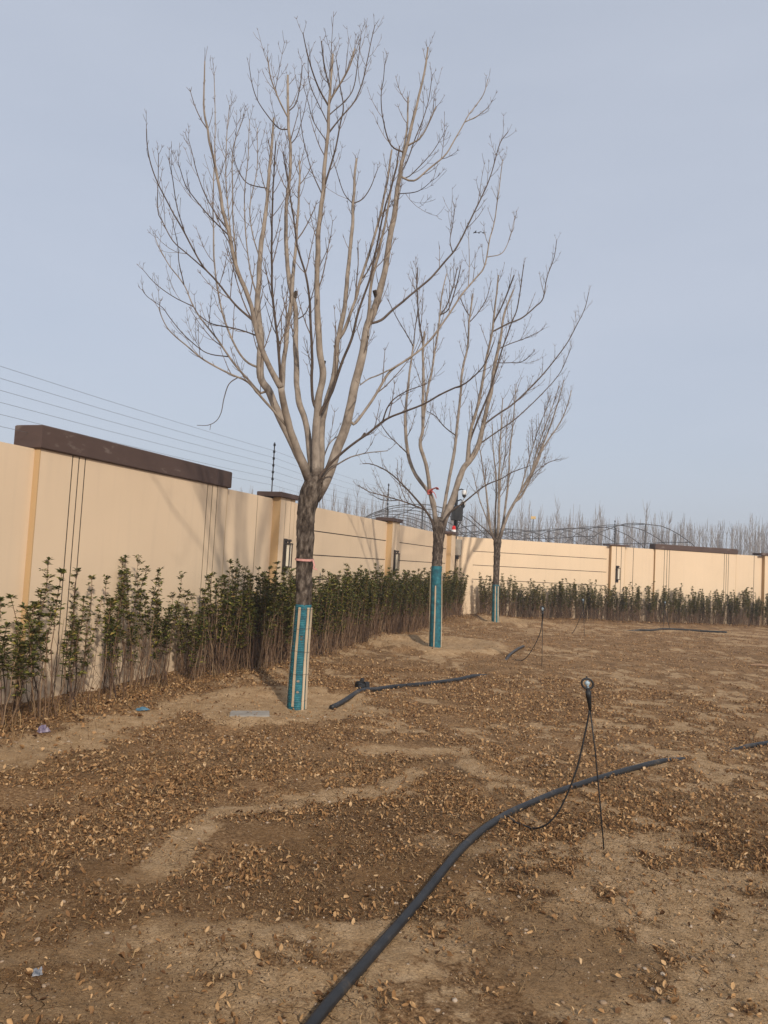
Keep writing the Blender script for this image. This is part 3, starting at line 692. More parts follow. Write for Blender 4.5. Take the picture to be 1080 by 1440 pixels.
def build_tree(base, trunk, trunk_w, limbs, label, wrap, seed, tw=1.0, fork=None, ribbon=None, tagpt=None):
    """trunk: pixel polyline; limbs: id -> (parent id or None, pixel polyline, width base, width tip, depth change, material, twig density)"""
    rg = TreeRng(seed); Y0 = base[1]
    zb = g1(base[0], base[1])
    root = empty('ash_tree', (base[0], base[1], zb)); tag(root, label, 'tree')
    O = np.array([base[0], base[1], zb])
    tp = np.array([at(x, y, Y0) for x, y in trunk]); tp[0] = O + (0, 0, -0.06)
    tl = smooth_line(tp, 0.04)
    s = np.linspace(0, 1, len(tl)); ctrl = np.linspace(0, 1, len(trunk_w))
    # radii by pixel width at the trunk's distance
    d0 = np.concatenate([[0], np.cumsum(np.linalg.norm(np.diff(tp, axis=0), axis=1))]); d0 /= d0[-1]
    R = np.interp(s, d0, np.array(trunk_w) / 2 * Y0 / F_PX)
    m = MB(); m.tube(tl - O, R, 28); tr = m.build('trunk', M['bark'], root, True)
    V = np.array([v.co for v in tr.data.vertices])
    dirs = V - (tl - O).repeat(28, 0); L = np.linalg.norm(dirs, axis=1)[:, None]; dirs /= L
    th = np.arctan2(dirs[:, 1], dirs[:, 0])
    nzv = fbm(th * 4.5 + 20, V[:, 2] * 9, 4, seed) - 0.5 + 0.6 * (fbm(th * 12 + 9, V[:, 2] * 22, 3, seed + 3) - 0.5)
    V = V + dirs * (nzv * 0.028)[:, None]
    tr.data.vertices.foreach_set('co', V.astype(np.float32).ravel()); tr.data.update()
    fork_p = tl[-1]
    L3 = {}
    objs = {}
    for key, (par, px, w0, w1, dY, mt, dens) in limbs.items():
        px = [tuple(q) for q in px]
        if par is None:
            ys = Y0 + 0.0
            off = np.clip(dY, -0.35, 0.35) * 0.10
            start = None
        else:
            pp, pY, p3, _r = L3[par]
            d = [(px[0][0] - a) ** 2 + (px[0][1] - b) ** 2 for a, b in pp]; i = int(np.argmin(d))
            ys = pY[i]; start = p3[i]; off = 0
        seg = np.concatenate([[0], np.cumsum(np.hypot(*np.diff(np.array(px, float), axis=0).T))]); sf = seg / seg[-1]
        Yc = ys + off + dY * sf ** 1.15
        P3 = np.array([at(x, y, yy) for (x, y), yy in zip(px, Yc)])
        if start is not None: P3[0] = start
        line = smooth_line(P3, 0.05)
        sl = np.concatenate([[0], np.cumsum(np.linalg.norm(np.diff(line, axis=0), axis=1))]); slf = sl / sl[-1]
        # sampled pixel/depth track for children
        pxs = np.column_stack([np.interp(slf, sf, [q[0] for q in px]), np.interp(slf, sf, [q[1] for q in px])])
        Ys = np.interp(slf, sf, Yc)
        Rl = np.interp(slf, [0, 0.10, 1], [w0 / 2, w0 / 2 * 0.86, w1 / 2 * 0.92]) * Y0 / F_PX
        kn = 1 + 0.10 * (fbm(slf * len(line) * 0.22 + seed, slf * 0 + len(L3), 3, seed) - 0.5) * 2
        Rl = np.maximum(0.0022, Rl * kn)
        line2 = line + np.column_stack([(fbm(sl * 2.2 + 7 * len(L3), sl * 0, 3, seed + a) - 0.5) * min(0.05, w0 * 0.006) * np.minimum(1, slf * 6) * np.minimum(1, (1 - slf) * 6) for a in (1, 2, 3)])
        mb = MB(); mb.tube(line2 - O, Rl, 10 if w0 > 6 else 7 if w0 > 3 else 5)
        if par is None:
            po = mb.build('limb', M[mt], root, True); objs[key] = po
            sd_ = 10 if w0 > 6 else 7 if w0 > 3 else 5
            ov = np.repeat(np.clip(1.15 - sl / (0.30 * max(1.0, Y0 / 12)), 0, 1), sd_).astype(np.float32)
            at_ = po.data.attributes.new('old', 'FLOAT', 'POINT'); at_.data.foreach_set('value', ov)
        else:
            top = par
            while top in limbs and limbs[top][0] is not None: top = limbs[top][0]
            po = mb.build('branch', M[mt], objs[top], True); objs[key] = po
        L3[key] = (pxs, Ys, line2, Rl)
        # side twigs
        if dens > 0:
            tb = MB(); Ltot = sl[-1]; pos = (0.30 if par is None else 0.12) * Ltot + rg.uniform(0, .1); side = rg.perp(unit(line[-1] - line[0]))
            while pos < Ltot - 0.01:
                t = pos / Ltot; i = min(len(line) - 2, int(np.searchsorted(sl, pos)) - 1); i = max(0, i)
                p = line2[i] + (line2[i + 1] - line2[i]) * ((pos - sl[i]) / (sl[i + 1] - sl[i] + 1e-9)); tg = unit(line2[i + 1] - line2[i])
                side = unit(np.cross(tg, side) + 0.3 * rg.perp(tg)); side = unit(side - tg * (side @ tg))
                for sg in (1, -1):
                    if rg.random() < 0.30: continue
                    big = rg.random()
                    Ls = (rg.uniform(0.03, 0.12) if big < 0.45 else rg.uniform(0.15, 0.45) if big < 0.85 else rg.uniform(0.4, 0.7)) * (1.15 - 0.6 * t) * tw
                    a = rg.uniform(0.45, 0.8); rr_ = min(Rl[i] * 0.55, 0.0030 + 0.008 * Ls)
                    shoot(tb, p - O + (sg * side) * 0.5 * Rl[i], unit(tg * math.cos(a) + sg * side * math.sin(a)), Ls, rr_, rg, 2 if Ls > 0.5 else 1 if Ls > 0.15 else 0, 0.15)
                pos += rg.uniform(0.09, 0.20) / dens
            # terminal twigs
            tg = unit(line2[-1] - line2[-3]); side = rg.perp(tg)
            for sg in (1, -1):
                shoot(tb, line2[-1] - O - tg * 0.015, unit(tg * 0.85 + sg * side * rg.uniform(.3, .7)), rg.uniform(0.06, 0.2), 0.0028, rg, 1, 0.1)
            if tb.n:
                tag(tb.build('twigs', M['twig'], po if par is None else objs[top]), kind='stuff')
    # burlap-like wrap with slats
    (zt, slats, wr) = wrap
    ztop = at(*zt, Y0)[2] - zb
    prof = np.array([q for q in tl if q[2] - zb < ztop + 0.02 and q[2] - zb > -0.05]); n = len(prof)
    Rw = np.interp(prof[:, 2], tl[:, 2], R) + wr
    dense = np.linspace(0, n - 1, n * 3); Pd = np.column_stack([np.interp(dense, np.arange(n), prof[:, a]) for a in range(3)]); Rd = np.interp(dense, np.arange(n), Rw)
    Rd = Rd + 0.0022 * np.sin(np.arange(len(Rd)) * 2.1) + 0.004 * (fbm(np.arange(len(Rd)) * 0.13, np.zeros(len(Rd)), 3, seed) - 0.5)
    m = MB(); m.tube(Pd - O, Rd, 26, cap=False); wo_ = m.build('trunk_wrap', M['wrap'], root, True)
    for (a_, z0, z1, w) in slats:
        # azimuth a_ in degrees measured from the camera-facing side, positive to picture right
        pts, wd = [], []
        for z in np.linspace(z0, min(z1, ztop - 0.02), 12):
            c = np.array([np.interp(z + zb, tl[:, 2], tl[:, k]) for k in range(3)]); rad = np.interp(z + zb, tl[:, 2], R) + wr + 0.009
            vd = unit(np.array([c[0], c[1]])); rt = np.array([vd[1], -vd[0]])
            az = math.radians(a_ + 2.5 * math.sin(z * 2 + a_)); dr = -vd * math.cos(az) + rt * math.sin(az)
            pts.append(np.array([c[0] + dr[0] * rad, c[1] + dr[1] * rad, c[2]]) - O)
        pts = np.array(pts); vd = unit(base[:2]); rt = np.array([vd[1], -vd[0]]); az = math.radians(a_)
        tn = np.array([*(rt * math.cos(az) + vd * math.sin(az)), 0]); nn = np.array([*(-vd * math.cos(az) + rt * math.sin(az)), 0])
        V = []; Fc = []
        for i, q in enumerate(pts):
            hw = w / 2 * (1 + 0.12 * math.sin(i * 1.7 + a_))
            V += [q - tn * hw - nn * .005, q + tn * hw - nn * .005, q + tn * hw + nn * .006, q - tn * hw + nn * .006]
            if i:
                b_ = 4 * (i - 1)
                for j in range(4): Fc.append((b_ + j, b_ + (j + 1) % 4, b_ + 4 + (j + 1) % 4, b_ + 4 + j))
        Fc += [(3, 2, 1, 0), tuple(4 * (len(pts) - 1) + j for j in range(4))]
        MB().add(V, Fc).build('wood_slat', M['slat'], wo_)
    for zf in (0.1, 0.32, 0.55, 0.78, 0.96):
        i = int(zf * (len(Pd) - 1)); m = MB(); c = Pd[i] - O; th = np.linspace(0, 2 * math.pi, 25)
        m.tube([c + np.array([math.cos(t) * (Rd[i] + .016), math.sin(t) * (Rd[i] + .016), 0.012 * math.sin(t + zf * 9)]) for t in th], 0.0015, 4, cap=False); m.build('tie_wire', M['darkmetal'], wo_)
    return root, O, L3, tl, R

T1_L = {
 'a': (None, [(437, 680), (427, 655), (412, 625), (392, 582), (377, 550), (367, 532), (364, 505), (365, 477), (363, 412), (367, 355), (373, 300), (377, 249), (383, 189), (385, 166)], 15, 3.5, 0.75, 'limb', 1.0),
 'b': (None, [(439, 682), (428, 660), (421, 642), (407, 605), (398, 568), (395, 545)], 13, 10, -0.45, 'limb', 0),
 'b1': ('b', [(395, 547), (377, 511), (364, 477), (354, 432), (337, 384), (327, 346), (318, 316), (307, 262), (299, 223), (291, 182), (286, 152), (287, 108), (288, 86)], 8.5, 1.6, -0.55, 'limb', 1.1),
 'b2': ('b', [(395, 549), (399, 505), (404, 468), (409, 436), (413, 400), (417, 350), (420, 300), (422, 262), (421, 226)], 7.5, 2.6, 0.4, 'limb', 1.0),
 'b3': ('b', [(394, 548), (390, 477), (386, 446), (382, 402), (382, 346), (384, 290), (385, 236), (388, 199)], 4.6, 1.6, -0.9, 'darklimb', 1.3),
 'c': (None, [(441, 680), (436, 635), (430, 592), (421, 566), (417, 530), (416, 496), (417, 440), (409, 412), (404, 374), (401, 327), (402, 290), (405, 264), (407, 208), (405, 170), (404.6, 106)], 10.5, 3.8, 0.9, 'limb', 0.9),
 'd': (None, [(444, 682), (444, 620), (444, 590), (446, 560), (453, 524), (448, 483), (446, 412), (448, 346), (452, 294), (457, 245), (461, 199), (463, 142), (468, 76)], 13, 3.2, -0.2, 'limb', 0.8),
 'd0': ('d', [(444, 578), (440, 562), (439, 530), (440, 510), (438, 480), (435, 421), (429, 384), (418, 346), (412, 300), (405, 255), (398, 215)], 5, 1.6, -0.7, 'darklimb', 1.3),
 'd1': ('d', [(456, 266), (469, 221), (478, 176), (483, 150), (478, 120), (473, 84)], 3.2, 1.2, -0.3, 'darklimb', 0.8),
 'd2': ('d', [(462, 191), (480, 165), (499, 142), (512, 109), (519, 71), (527, 36)], 2.6, 1.2, 0.3, 'darklimb', 0.9),
 'd3': ('d', [(462, 150), (450, 127), (439, 99), (431, 71), (426, 46)], 3, 1.3, -0.25, 'darklimb', 0.9),
 'd4': ('d', [(463, 141), (480, 114), (491, 92), (499, 68)], 3.6, 2.4, -0.1, 'limb', 0.9),
 'd5': ('d', [(463, 127), (456, 92), (452, 58)], 2.8, 2.2, 0.2, 'darklimb', 0.8),
 'd6': ('d', [(458, 202), (442, 172), (433, 142), (426, 120)], 1.8, 1, 0.35, 'darklimb', 0.8),
 'd7': ('d', [(461, 176), (448, 146), (435, 114), (433, 79)], 1.8, 1, -0.2, 'darklimb', 0.8),
 'd8': ('d', [(452, 274), (439, 242), (429, 206), (424, 180), (422, 152)], 2, 1, 0.2, 'darklimb', 0.8),
 'd9': ('d', [(480, 165), (494, 130), (503, 86), (508, 44)], 2, 1, 0.2, 'darklimb', 0.8),
 'c1': ('c', [(405, 172), (392, 140), (381, 110), (376, 80)], 3, 2, -0.2, 'limb', 0.8),
 'c2': ('c', [(405, 166), (416, 145), (423, 115), (425, 92)], 2.4, 1.8, 0.2, 'darklimb', 0.8),
 'c3': ('c', [(406, 190), (392, 180), (375, 160), (362, 140), (355, 118), (350, 90)], 2.2, 1.1, -0.3, 'darklimb', 0.8),
 'c4': ('c', [(407, 214), (418, 190), (427, 160), (433, 130)], 1.8, 1, 0.3, 'darklimb', 0.8),
 'e': (None, [(448, 682), (452, 640), (452, 622), (454, 591), (462, 557), (469, 524), (474, 487), (482, 440), (489, 374), (494, 318), (498, 283), (499, 245), (501.5, 223)], 11, 3.8, 0.7, 'limb', 0.9),
 'e1': ('e', [(474, 490), (482, 468), (499, 427), (510, 384), (523, 346), (534, 309), (541, 275), (548, 228), (551, 211)], 5.5, 2.8, 0.35, 'limb', 1.0),
 'e2': ('e', [(497, 292), (484, 272), (474, 242), (466, 215)], 1.8, 1, -0.2, 'darklimb', 0.8),
 'e3': ('e', [(497, 296), (510, 280), (522, 262), (531, 238)], 2.2, 1.2, 0.2, 'darklimb', 0.9),
 'f': ('d', [(444, 596), (447, 588), (454, 573), (466, 551), (480, 511), (495, 477), (504, 440), (517, 402), (525, 371), (532, 333), (540, 294), (548, 270), (556, 240), (562, 205)], 4.8, 1.8, -0.8, 'darklimb', 0.9),
 'g': (None, [(442, 702), (452, 686), (463, 662), (474, 630), (484, 604), (494, 565), (502, 534), (509, 500), (515, 462), (525, 438), (536, 402), (547, 346), (554, 303), (558, 265), (564, 234), (569, 215), (584, 155), (595, 110), (602, 67)], 17, 2.6, 0.35, 'limb', 0.9),
 'g1': ('g', [(561, 262), (582, 254), (604, 237), (625, 219), (642, 192), (653, 172), (659, 161), (679, 134), (686, 112)], 3.2, 1.2, 0.3, 'limb', 1.0),
 'g2': ('g1', [(653, 174), (670, 164), (687, 151)], 1.8, 1, 0.2, 'limb', 0.8),
 'g3': ('g', [(569, 217), (591, 194), (604, 170), (613, 150)], 3, 2, -0.2, 'limb', 0.9),
 'g4': ('g', [(566, 226), (550, 204), (539, 166), (536, 134), (539, 112), (541, 90)], 2.6, 1.1, -0.3, 'darklimb', 0.9),
 'g5': ('g', [(563, 240), (569, 200), (573, 170), (574, 137)], 3.6, 2.8, 0.3, 'limb', 0.8),
 'g6': ('g', [(558, 262), (575, 248), (604, 219), (621, 194), (626, 184)], 1.9, 1, 0.5, 'darklimb', 0.8),
 'g7': ('g', [(556, 290), (587, 269), (610, 252)], 1.7, 0.9, -0.4, 'darklimb', 0.8),
 'g8': ('g', [(560, 255), (572, 228), (586, 190), (600, 150), (608, 105)], 2.2, 1.1, 0.3, 'darklimb', 0.8),
 'g9': ('g', [(512, 478), (519, 440), (522, 400), (534, 350), (545, 300), (552, 260), (560, 226)], 5.5, 2.6, -0.35, 'limb', 0.9),
 'h': ('g', [(515, 466), (536, 450), (554, 434), (584, 409), (606, 391), (627, 366), (640, 351), (651, 332), (662, 310), (677, 279), (687, 254), (696, 226), (704, 200), (714, 186)], 4, 1.4, 0.9, 'darklimb', 0.9),
 'h1': ('h', [(627, 366), (633, 340), (636, 320), (640, 290)], 1.8, 1, 0.3, 'darklimb', 0.8),
 'i': ('g', [(491, 590), (497, 597), (519, 569), (536, 542), (550, 522), (576, 503), (599, 484), (621, 456), (649, 417), (670, 389), (681, 374), (689, 338), (696, 310), (700, 275), (707, 224)], 4.4, 1.4, 1.1, 'limb', 1.0),
 'i1': ('i', [(681, 376), (707, 355), (720, 325), (724, 305)], 1.8, 1, 0.3, 'limb', 0.9),
 'i2': ('i', [(550, 522), (535, 527), (520, 533), (507, 541)], 2.6, 2.0, -0.6, 'limb', 0.4),
 'i3': ('i', [(649, 417), (660, 370), (659, 330)], 1.6, 0.9, 0.2, 'limb', 0.8),
 'j': (None, [(446, 684), (452, 667), (483, 636), (513, 612), (542, 589), (572, 577), (598, 567), (617, 557), (640, 546), (655, 539), (681, 512), (695, 480)], 4.6, 1.4, -0.9, 'darklimb', 0.8),
 'j1': ('j', [(542, 589), (544, 574), (555, 560), (575, 548), (600, 540)], 2.4, 1.2, -0.2, 'darklimb', 0.8),
 'k': (None, [(449, 684), (462, 663), (487, 646), (503, 640), (520, 636), (545, 634)], 3, 1.2, -0.5, 'limb', 0.9),
 'l': (None, [(447, 680), (455, 645), (465, 622), (482, 607), (495, 590)], 3, 1.4, 0.5, 'limb', 0.6),
 'm': ('b', [(406, 602), (385, 577), (366, 556), (348, 537), (327, 528), (305, 517), (282, 504), (262, 487), (245, 473), (234, 460), (227, 445), (223, 432)], 4.2, 1.2, -0.7, 'limb', 0.7),
 'n': ('a', [(377, 556), (367, 553), (348, 532), (331, 513), (305, 477), (275, 436), (258, 400), (239, 374), (224, 348), (218, 334)], 3.8, 1.2, 0.5, 'limb', 0.7),
 'n1': ('n', [(324, 505), (297, 498), (281, 490), (258, 470), (239, 447), (228, 432), (207, 417), (200, 407)], 2, 1, -0.3, 'darklimb', 0.7),
 'n2': ('n', [(276, 438), (247, 419), (219, 399), (200, 378)], 1.8, 1, 0.3, 'darklimb', 0.8),
 'n3': ('n', [(258, 402), (252, 370), (250, 344), (242, 308)], 1.8, 1, -0.2, 'darklimb', 0.8),
 'o': ('b1', [(361, 470), (331, 462), (297, 455), (281, 444)], 2.4, 1.6, 0.5, 'darklimb', 0.7),
 'p': ('b1', [(357, 450), (331, 429), (305, 397), (286, 376), (271, 350), (256, 322), (240, 294), (222, 257), (213, 232), (207.5, 206), (206, 181)], 3.2, 1.2, -0.5, 'darklimb', 0.7),
 'p1': ('p', [(285, 376), (262, 356), (243, 339), (228, 311), (222, 296), (222, 251), (223, 216)], 2, 1, 0.3, 'darklimb', 0.7),
 'p2': ('p', [(258, 322), (249, 292), (243, 253), (239, 233)], 1.7, 1, -0.3, 'darklimb', 0.8),
 'q': ('b1', [(320, 327), (294, 303), (271, 276), (260, 259), (254, 240), (250, 228)], 2.2, 1, -0.4, 'darklimb', 0.8),
 'r': ('b1', [(317, 316), (299, 294), (284, 264), (275, 236), (270, 214), (265, 196)], 2, 1, 0.4, 'darklimb', 0.8),
 's': ('a', [(366, 532), (345, 507), (328, 480), (312, 438), (305, 402), (301, 365), (301, 326), (300, 280), (302, 220), (303, 160), (301, 102)], 3.4, 1.2, 0.5, 'limb', 1.0),
 't': ('b1', [(327, 350), (322, 300), (318, 250), (319, 190), (323, 148)], 2.4, 1.1, 0.5, 'limb', 1.2),
 't1': ('b1', [(332, 370), (328, 300), (326, 230), (330, 200), (340, 172)], 2.4, 1.1, -0.5, 'limb', 1.2),
 't2': ('a', [(363, 430), (352, 380), (345, 320), (344, 270), (349, 220), (351, 168)], 2.6, 1.1, -0.4, 'limb', 1.2),
 't3': ('a', [(366, 380), (356, 330), (352, 290), (361, 240), (362, 180)], 2.4, 1.1, 0.4, 'limb', 1.2),
 't4': ('a', [(375, 275), (360, 262), (345, 255), (333, 235), (328, 218)], 2.2, 1, -0.3, 'darklimb', 0.9),
 'u': ('c', [(417, 470), (430, 440), (440, 410), (447, 380), (462, 345), (468, 310)], 2, 1, 0.5, 'darklimb', 0.9),
}
T1r, O1, L31, tl1, R1 = build_tree(T1, [(417, 994), (421, 930), (424, 890), (427, 850), (428, 790), (430, 730), (433, 707), (438, 690), (443, 674), (446, 660)],
    [25, 22, 21, 20.5, 23, 24, 26, 31, 24, 9], T1_L,
    'tall bare ash tree with a pink ribbon above its teal trunk wrap',
    ((427, 851), [(-22, 0.03, 1.2, .024), (32, -0.01, 1.2, .026), (62, 0.0, 1.2, .024), (130, 0.0, 1.15, .024), (-110, 0.0, 1.18, .024)], 0.008), 11)
# pink ribbon round the first trunk, tail hanging
zr = at(429, 787, T1[1])[2]
c = np.array([np.interp(zr, tl1[:, 2], tl1[:, k]) for k in range(3)]); rr_ = np.interp(zr, tl1[:, 2], R1) + 0.010
V = []; Fc = []
for i, t in enumerate(np.linspace(0, 2 * math.pi, 29)[:-1]):
    for rad, dz in ((rr_, -.012), (rr_ + .003, -.012), (rr_ + .003, .012), (rr_, .012)):
        V.append(c - O1 + np.array([math.cos(t) * rad, math.sin(t) * rad, dz + .006 * math.sin(t)]))
    for j in range(4):
        b_ = 4 * i; b2 = 4 * ((i + 1) % 28); Fc.append((b_ + j, b2 + j, b2 + (j + 1) % 4, b_ + (j + 1) % 4))
MB().add(V, Fc).build('ribbon', M['ribbon'], T1r)
tail = smooth_line([at(440, 787, T1[1] - .06), at(442, 795, T1[1] - .09), at(441, 799, T1[1] - .09), at(446, 801, T1[1] - .09)], 0.01) - O1
m = MB(); m.tube(tail, 0.011, 6, flat=0.2); m.build('ribbon_tail', M['ribbon'], T1r, True)
# pruned stubs and the snapped twig hanging from the low limb
for (x, y, x2, y2, w, dy, k) in ((418, 441, 421, 432, 5, .55, 'c'), (524, 436, 521, 427, 6, .2, 'g'), (453, 520, 455, 513, 3.5, -.05, 'd'), (468, 508, 466, 500, 3, .4, 'e'), (517, 492, 520, 488, 3, .2, 'g'), (512, 610, 516, 604, 3, -.3, 'j')):
    pp, pY, p3, pr = L31[k]; i = int(np.argmin([(x - a) ** 2 + (y - b) ** 2 for a, b in pp])); d = unit(at(x2, y2, pY[i]) - at(x, y, pY[i]))
    if k == 'g': d = unit(d + np.array([0, -.3, 0]))
    Ls = math.hypot(x2 - x, y2 - y) * pY[i] / F_PX; r_ = w / 2 * pY[i] / F_PX
    m = MB(); m.tube([p3[i] - O1, p3[i] - O1 + d * (Ls + pr[i]) * .7, p3[i] - O1 + d * (Ls + pr[i])], [r_ * 1.1, r_, r_ * .95], 8); st = m.build('pruned_stub', M['bark'], T1r)
pp, pY, p3, _ = L31['m']; i = int(np.argmin([(327 - a) ** 2 + (528 - b) ** 2 for a, b in pp]))
hang = smooth_line([p3[i], at(322, 540, pY[i]), at(315, 560, pY[i]), at(311, 580, pY[i]), at(304, 592, pY[i]), at(292, 598, pY[i]), at(277, 598, pY[i])], 0.03) - O1
m = MB(); m.tube(hang, np.linspace(.006, .003, len(hang)), 5); m.tube([hang[-6], hang[-6] + (-.005, 0, -.06)], [.003, .002], 4); m.build('snapped_twig', M['darklimb'], T1r)
# bare patches torn in the wrap
for (x, y, w, h_) in ((419.5, 956, 4.5, 3.2), (418, 971, 4, 3)):
    z = at(x, y, T1[1])[2]; cc = np.array([np.interp(z, tl1[:, 2], tl1[:, k]) for k in range(3)]); rad = np.interp(z, tl1[:, 2], R1) + 0.014
    vd = unit(cc[:2]); rt = np.array([vd[1], -vd[0]]); V = []
    for t in np.linspace(0, 2 * math.pi, 11)[:-1]:
        a = (w / 2 * (1 + .2 * math.sin(3 * t + x))) * math.cos(t) * T1[1] / F_PX / rad; zz = h_ / 2 * math.sin(t) * T1[1] / F_PX
        dr = -vd * math.cos(a) + rt * math.sin(a); V.append(np.array([cc[0] + dr[0] * rad, cc[1] + dr[1] * rad, z + zz]) - O1)
    V2 = [v * 1.0 - np.array([*(-vd * .012), 0]) for v in V]; n_ = len(V)
    MB().add(V + V2, [tuple(range(n_))] + [(i, i + n_, (i + 1) % n_ + n_, (i + 1) % n_) for i in range(n_)]).build('torn_patch', M['limb'], T1r)

T2_L = {
 'a': (None, [(611, 745), (606, 730), (594, 712), (563, 678), (544, 662), (524, 653), (510, 652)], 4, 1.2, -0.9, 'darklimb', 1.0),
 'b': (None, [(611, 745), (601, 721), (582, 711), (563, 704), (540, 697), (520, 692), (503, 682)], 3, 1.1, 0.8, 'darklimb', 1.2),
 'b1': ('b', [(563, 704), (545, 704), (530, 700), (516, 690)], 1.6, 0.9, 0.6, 'darklimb', 1.2),
 'c': (None, [(613, 745), (611, 725), (607, 699), (583, 665), (574, 634), (570, 597), (571.5, 572), (574, 535), (578, 507), (582, 484)], 7, 2.6, 0.5, 'limb', 1.0),
 'c1': ('c', [(581, 488), (584, 460), (588, 430), (586, 395)], 2, 1, 0.2, 'darklimb', 1),
 'c2': ('c', [(581, 488), (572, 470), (560, 450), (553, 437), (545, 420)], 2, 1, -0.4, 'darklimb', 1),
 'd': (None, [(614, 745), (611, 720), (606, 697), (601, 664), (591, 625), (594, 606), (594, 578), (595, 497), (597, 466)], 7, 3, -0.6, 'limb', 1.0),
 'd1': ('d', [(595, 486), (589, 445), (586.5, 409), (587.5, 376)], 2.8, 1.8, 0.3, 'darklimb', 1.1),
 'e': ('d', [(594, 606), (597, 576), (606, 525), (614, 479), (619, 441), (622, 411), (628, 385)], 4.4, 1.6, 0.6, 'limb', 1.1),
 'e1': ('e', [(620, 448), (628, 430), (636, 407), (643, 376)], 2.2, 1.6, 0.3, 'darklimb', 0.8),
 'e2': ('e', [(620, 446), (631, 434), (642, 400), (648, 374)], 2.2, 1.6, -0.3, 'darklimb', 0.8),
 'f': (None, [(620, 745), (624, 719), (631, 678), (637, 649), (642, 606), (647, 565), (649, 525), (657, 488), (660, 451), (665, 413)], 6, 2.4, 0.9, 'limb', 1.1),
 'f1': ('f', [(660, 449), (654, 435), (647, 419)], 2, 1.4, 0.3, 'darklimb', 0.8),
 'f2': ('f', [(659, 458), (672, 440), (684, 420), (691, 395)], 1.8, 1, 0.3, 'darklimb', 1),
 'g': (None, [(621, 747), (626, 728), (638, 701), (650, 662), (661, 647), (672, 628), (679, 601), (688, 562), (696, 517), (704, 470), (709, 442), (722, 408)], 11, 2.4, 0.3, 'limb', 1.0),
 'h': ('g', [(655, 655), (660, 621), (664, 597), (674, 560), (685, 502), (692, 470), (695, 442), (701, 387)], 6, 2.2, -0.6, 'limb', 1.0),
 'h1': ('h', [(694, 453), (709, 423), (723, 387)], 2.8, 2.2, -0.2, 'darklimb', 0.8),
 'i': ('g', [(660, 648), (661, 621), (672, 590), (685, 560), (692.5, 539), (704, 498), (719, 455), (728, 432), (734, 391), (736.5, 372)], 3.4, 1.3, -0.9, 'darklimb', 1.1),
 'j': ('g', [(679, 603), (698, 584), (720, 569), (752, 539), (775, 513), (797, 483), (809, 461), (822, 434), (828, 411)], 3, 1.1, 0.9, 'darklimb', 0.7),
 'k': ('g', [(672, 630), (700, 606), (726, 588), (762, 554), (786, 526), (797, 504), (804, 486)], 2.4, 1, 0.5, 'darklimb', 0.9),
 'l': ('h', [(693, 466), (715, 455), (734, 447), (752, 432), (764, 419), (769, 391), (779, 363), (783, 337)], 2.6, 1.1, 0.3, 'darklimb', 0.9),
 'm': (None, [(621, 747), (630, 724), (653, 706), (681, 684), (705, 673), (720, 664), (745, 655)], 3.2, 1.1, -0.7, 'darklimb', 1.0),
 'n': ('g', [(700, 495), (716, 484), (738, 476), (755, 468), (765, 462)], 1.6, 0.9, 0.4, 'darklimb', 1),
 'o': ('g', [(697, 515), (716, 510), (735, 508), (748, 498)], 1.6, 0.9, -0.4, 'darklimb', 1),
 'p': ('f', [(640, 620), (625, 600), (612, 585), (600, 578)], 2, 1, -0.9, 'darklimb', 1.3),
 'q': ('c', [(577, 640), (560, 625), (545, 610), (532, 590)], 2, 1, -0.5, 'darklimb', 1.3),
}
T2r, O2, L32, tl2, R2 = build_tree(T2, [(612, 908), (613, 860), (614, 800), (616, 770), (617, 755), (617, 743), (617.5, 735), (618, 727)],
    [15, 14, 13.5, 15, 15.5, 18, 13, 5], T2_L,
    'bare ash tree with a small red tag among its limbs and a teal wrapped trunk',
    ((615, 796), [(-8, 0.02, 1.22, .026), (70, 0.0, 1.5, .024), (150, 0, 1.4, .024), (-95, 0, 1.45, .024)], 0.012), 23, tw=1.25)
pp, pY, p3, pr = L32['d']; i = int(np.argmin([(604 - a) ** 2 + (690 - b) ** 2 for a, b in pp])); q = p3[i] - O2; rr_ = pr[i] + 0.012
V = []; Fc = []
for i2, t in enumerate(np.linspace(0, 2 * math.pi, 21)[:-1]):
    for rad, dz in ((rr_, -.05), (rr_ + .004, -.05), (rr_ + .004, .045), (rr_, .045)):
        V.append(q + np.array([math.cos(t) * rad, math.sin(t) * rad, dz + .02 * math.sin(t + 1)]))
    for j2 in range(4):
        b_ = 4 * i2; b2 = 4 * ((i2 + 1) % 20); Fc.append((b_ + j2, b2 + j2, b2 + (j2 + 1) % 4, b_ + (j2 + 1) % 4))
rt_ = MB().add(V, Fc).build('red_tag', M['redtag'], T2r)
for ends in ([(0, -rr_ - .01, 0), (.05, -rr_ - .04, .04), (.12, -rr_ - .03, .07), (.155, -rr_, .04)], [(0, -rr_ - .01, 0), (.05, -rr_ - .05, -.01), (.10, -rr_ - .04, -.06), (.13, -rr_ - .03, -.14)]):
    m = MB(); m.tube(smooth_line([q + np.array(v) for v in ends], .02), 0.034, 8, flat=.12); m.build('tag_tail', M['redtag'], rt_, True)

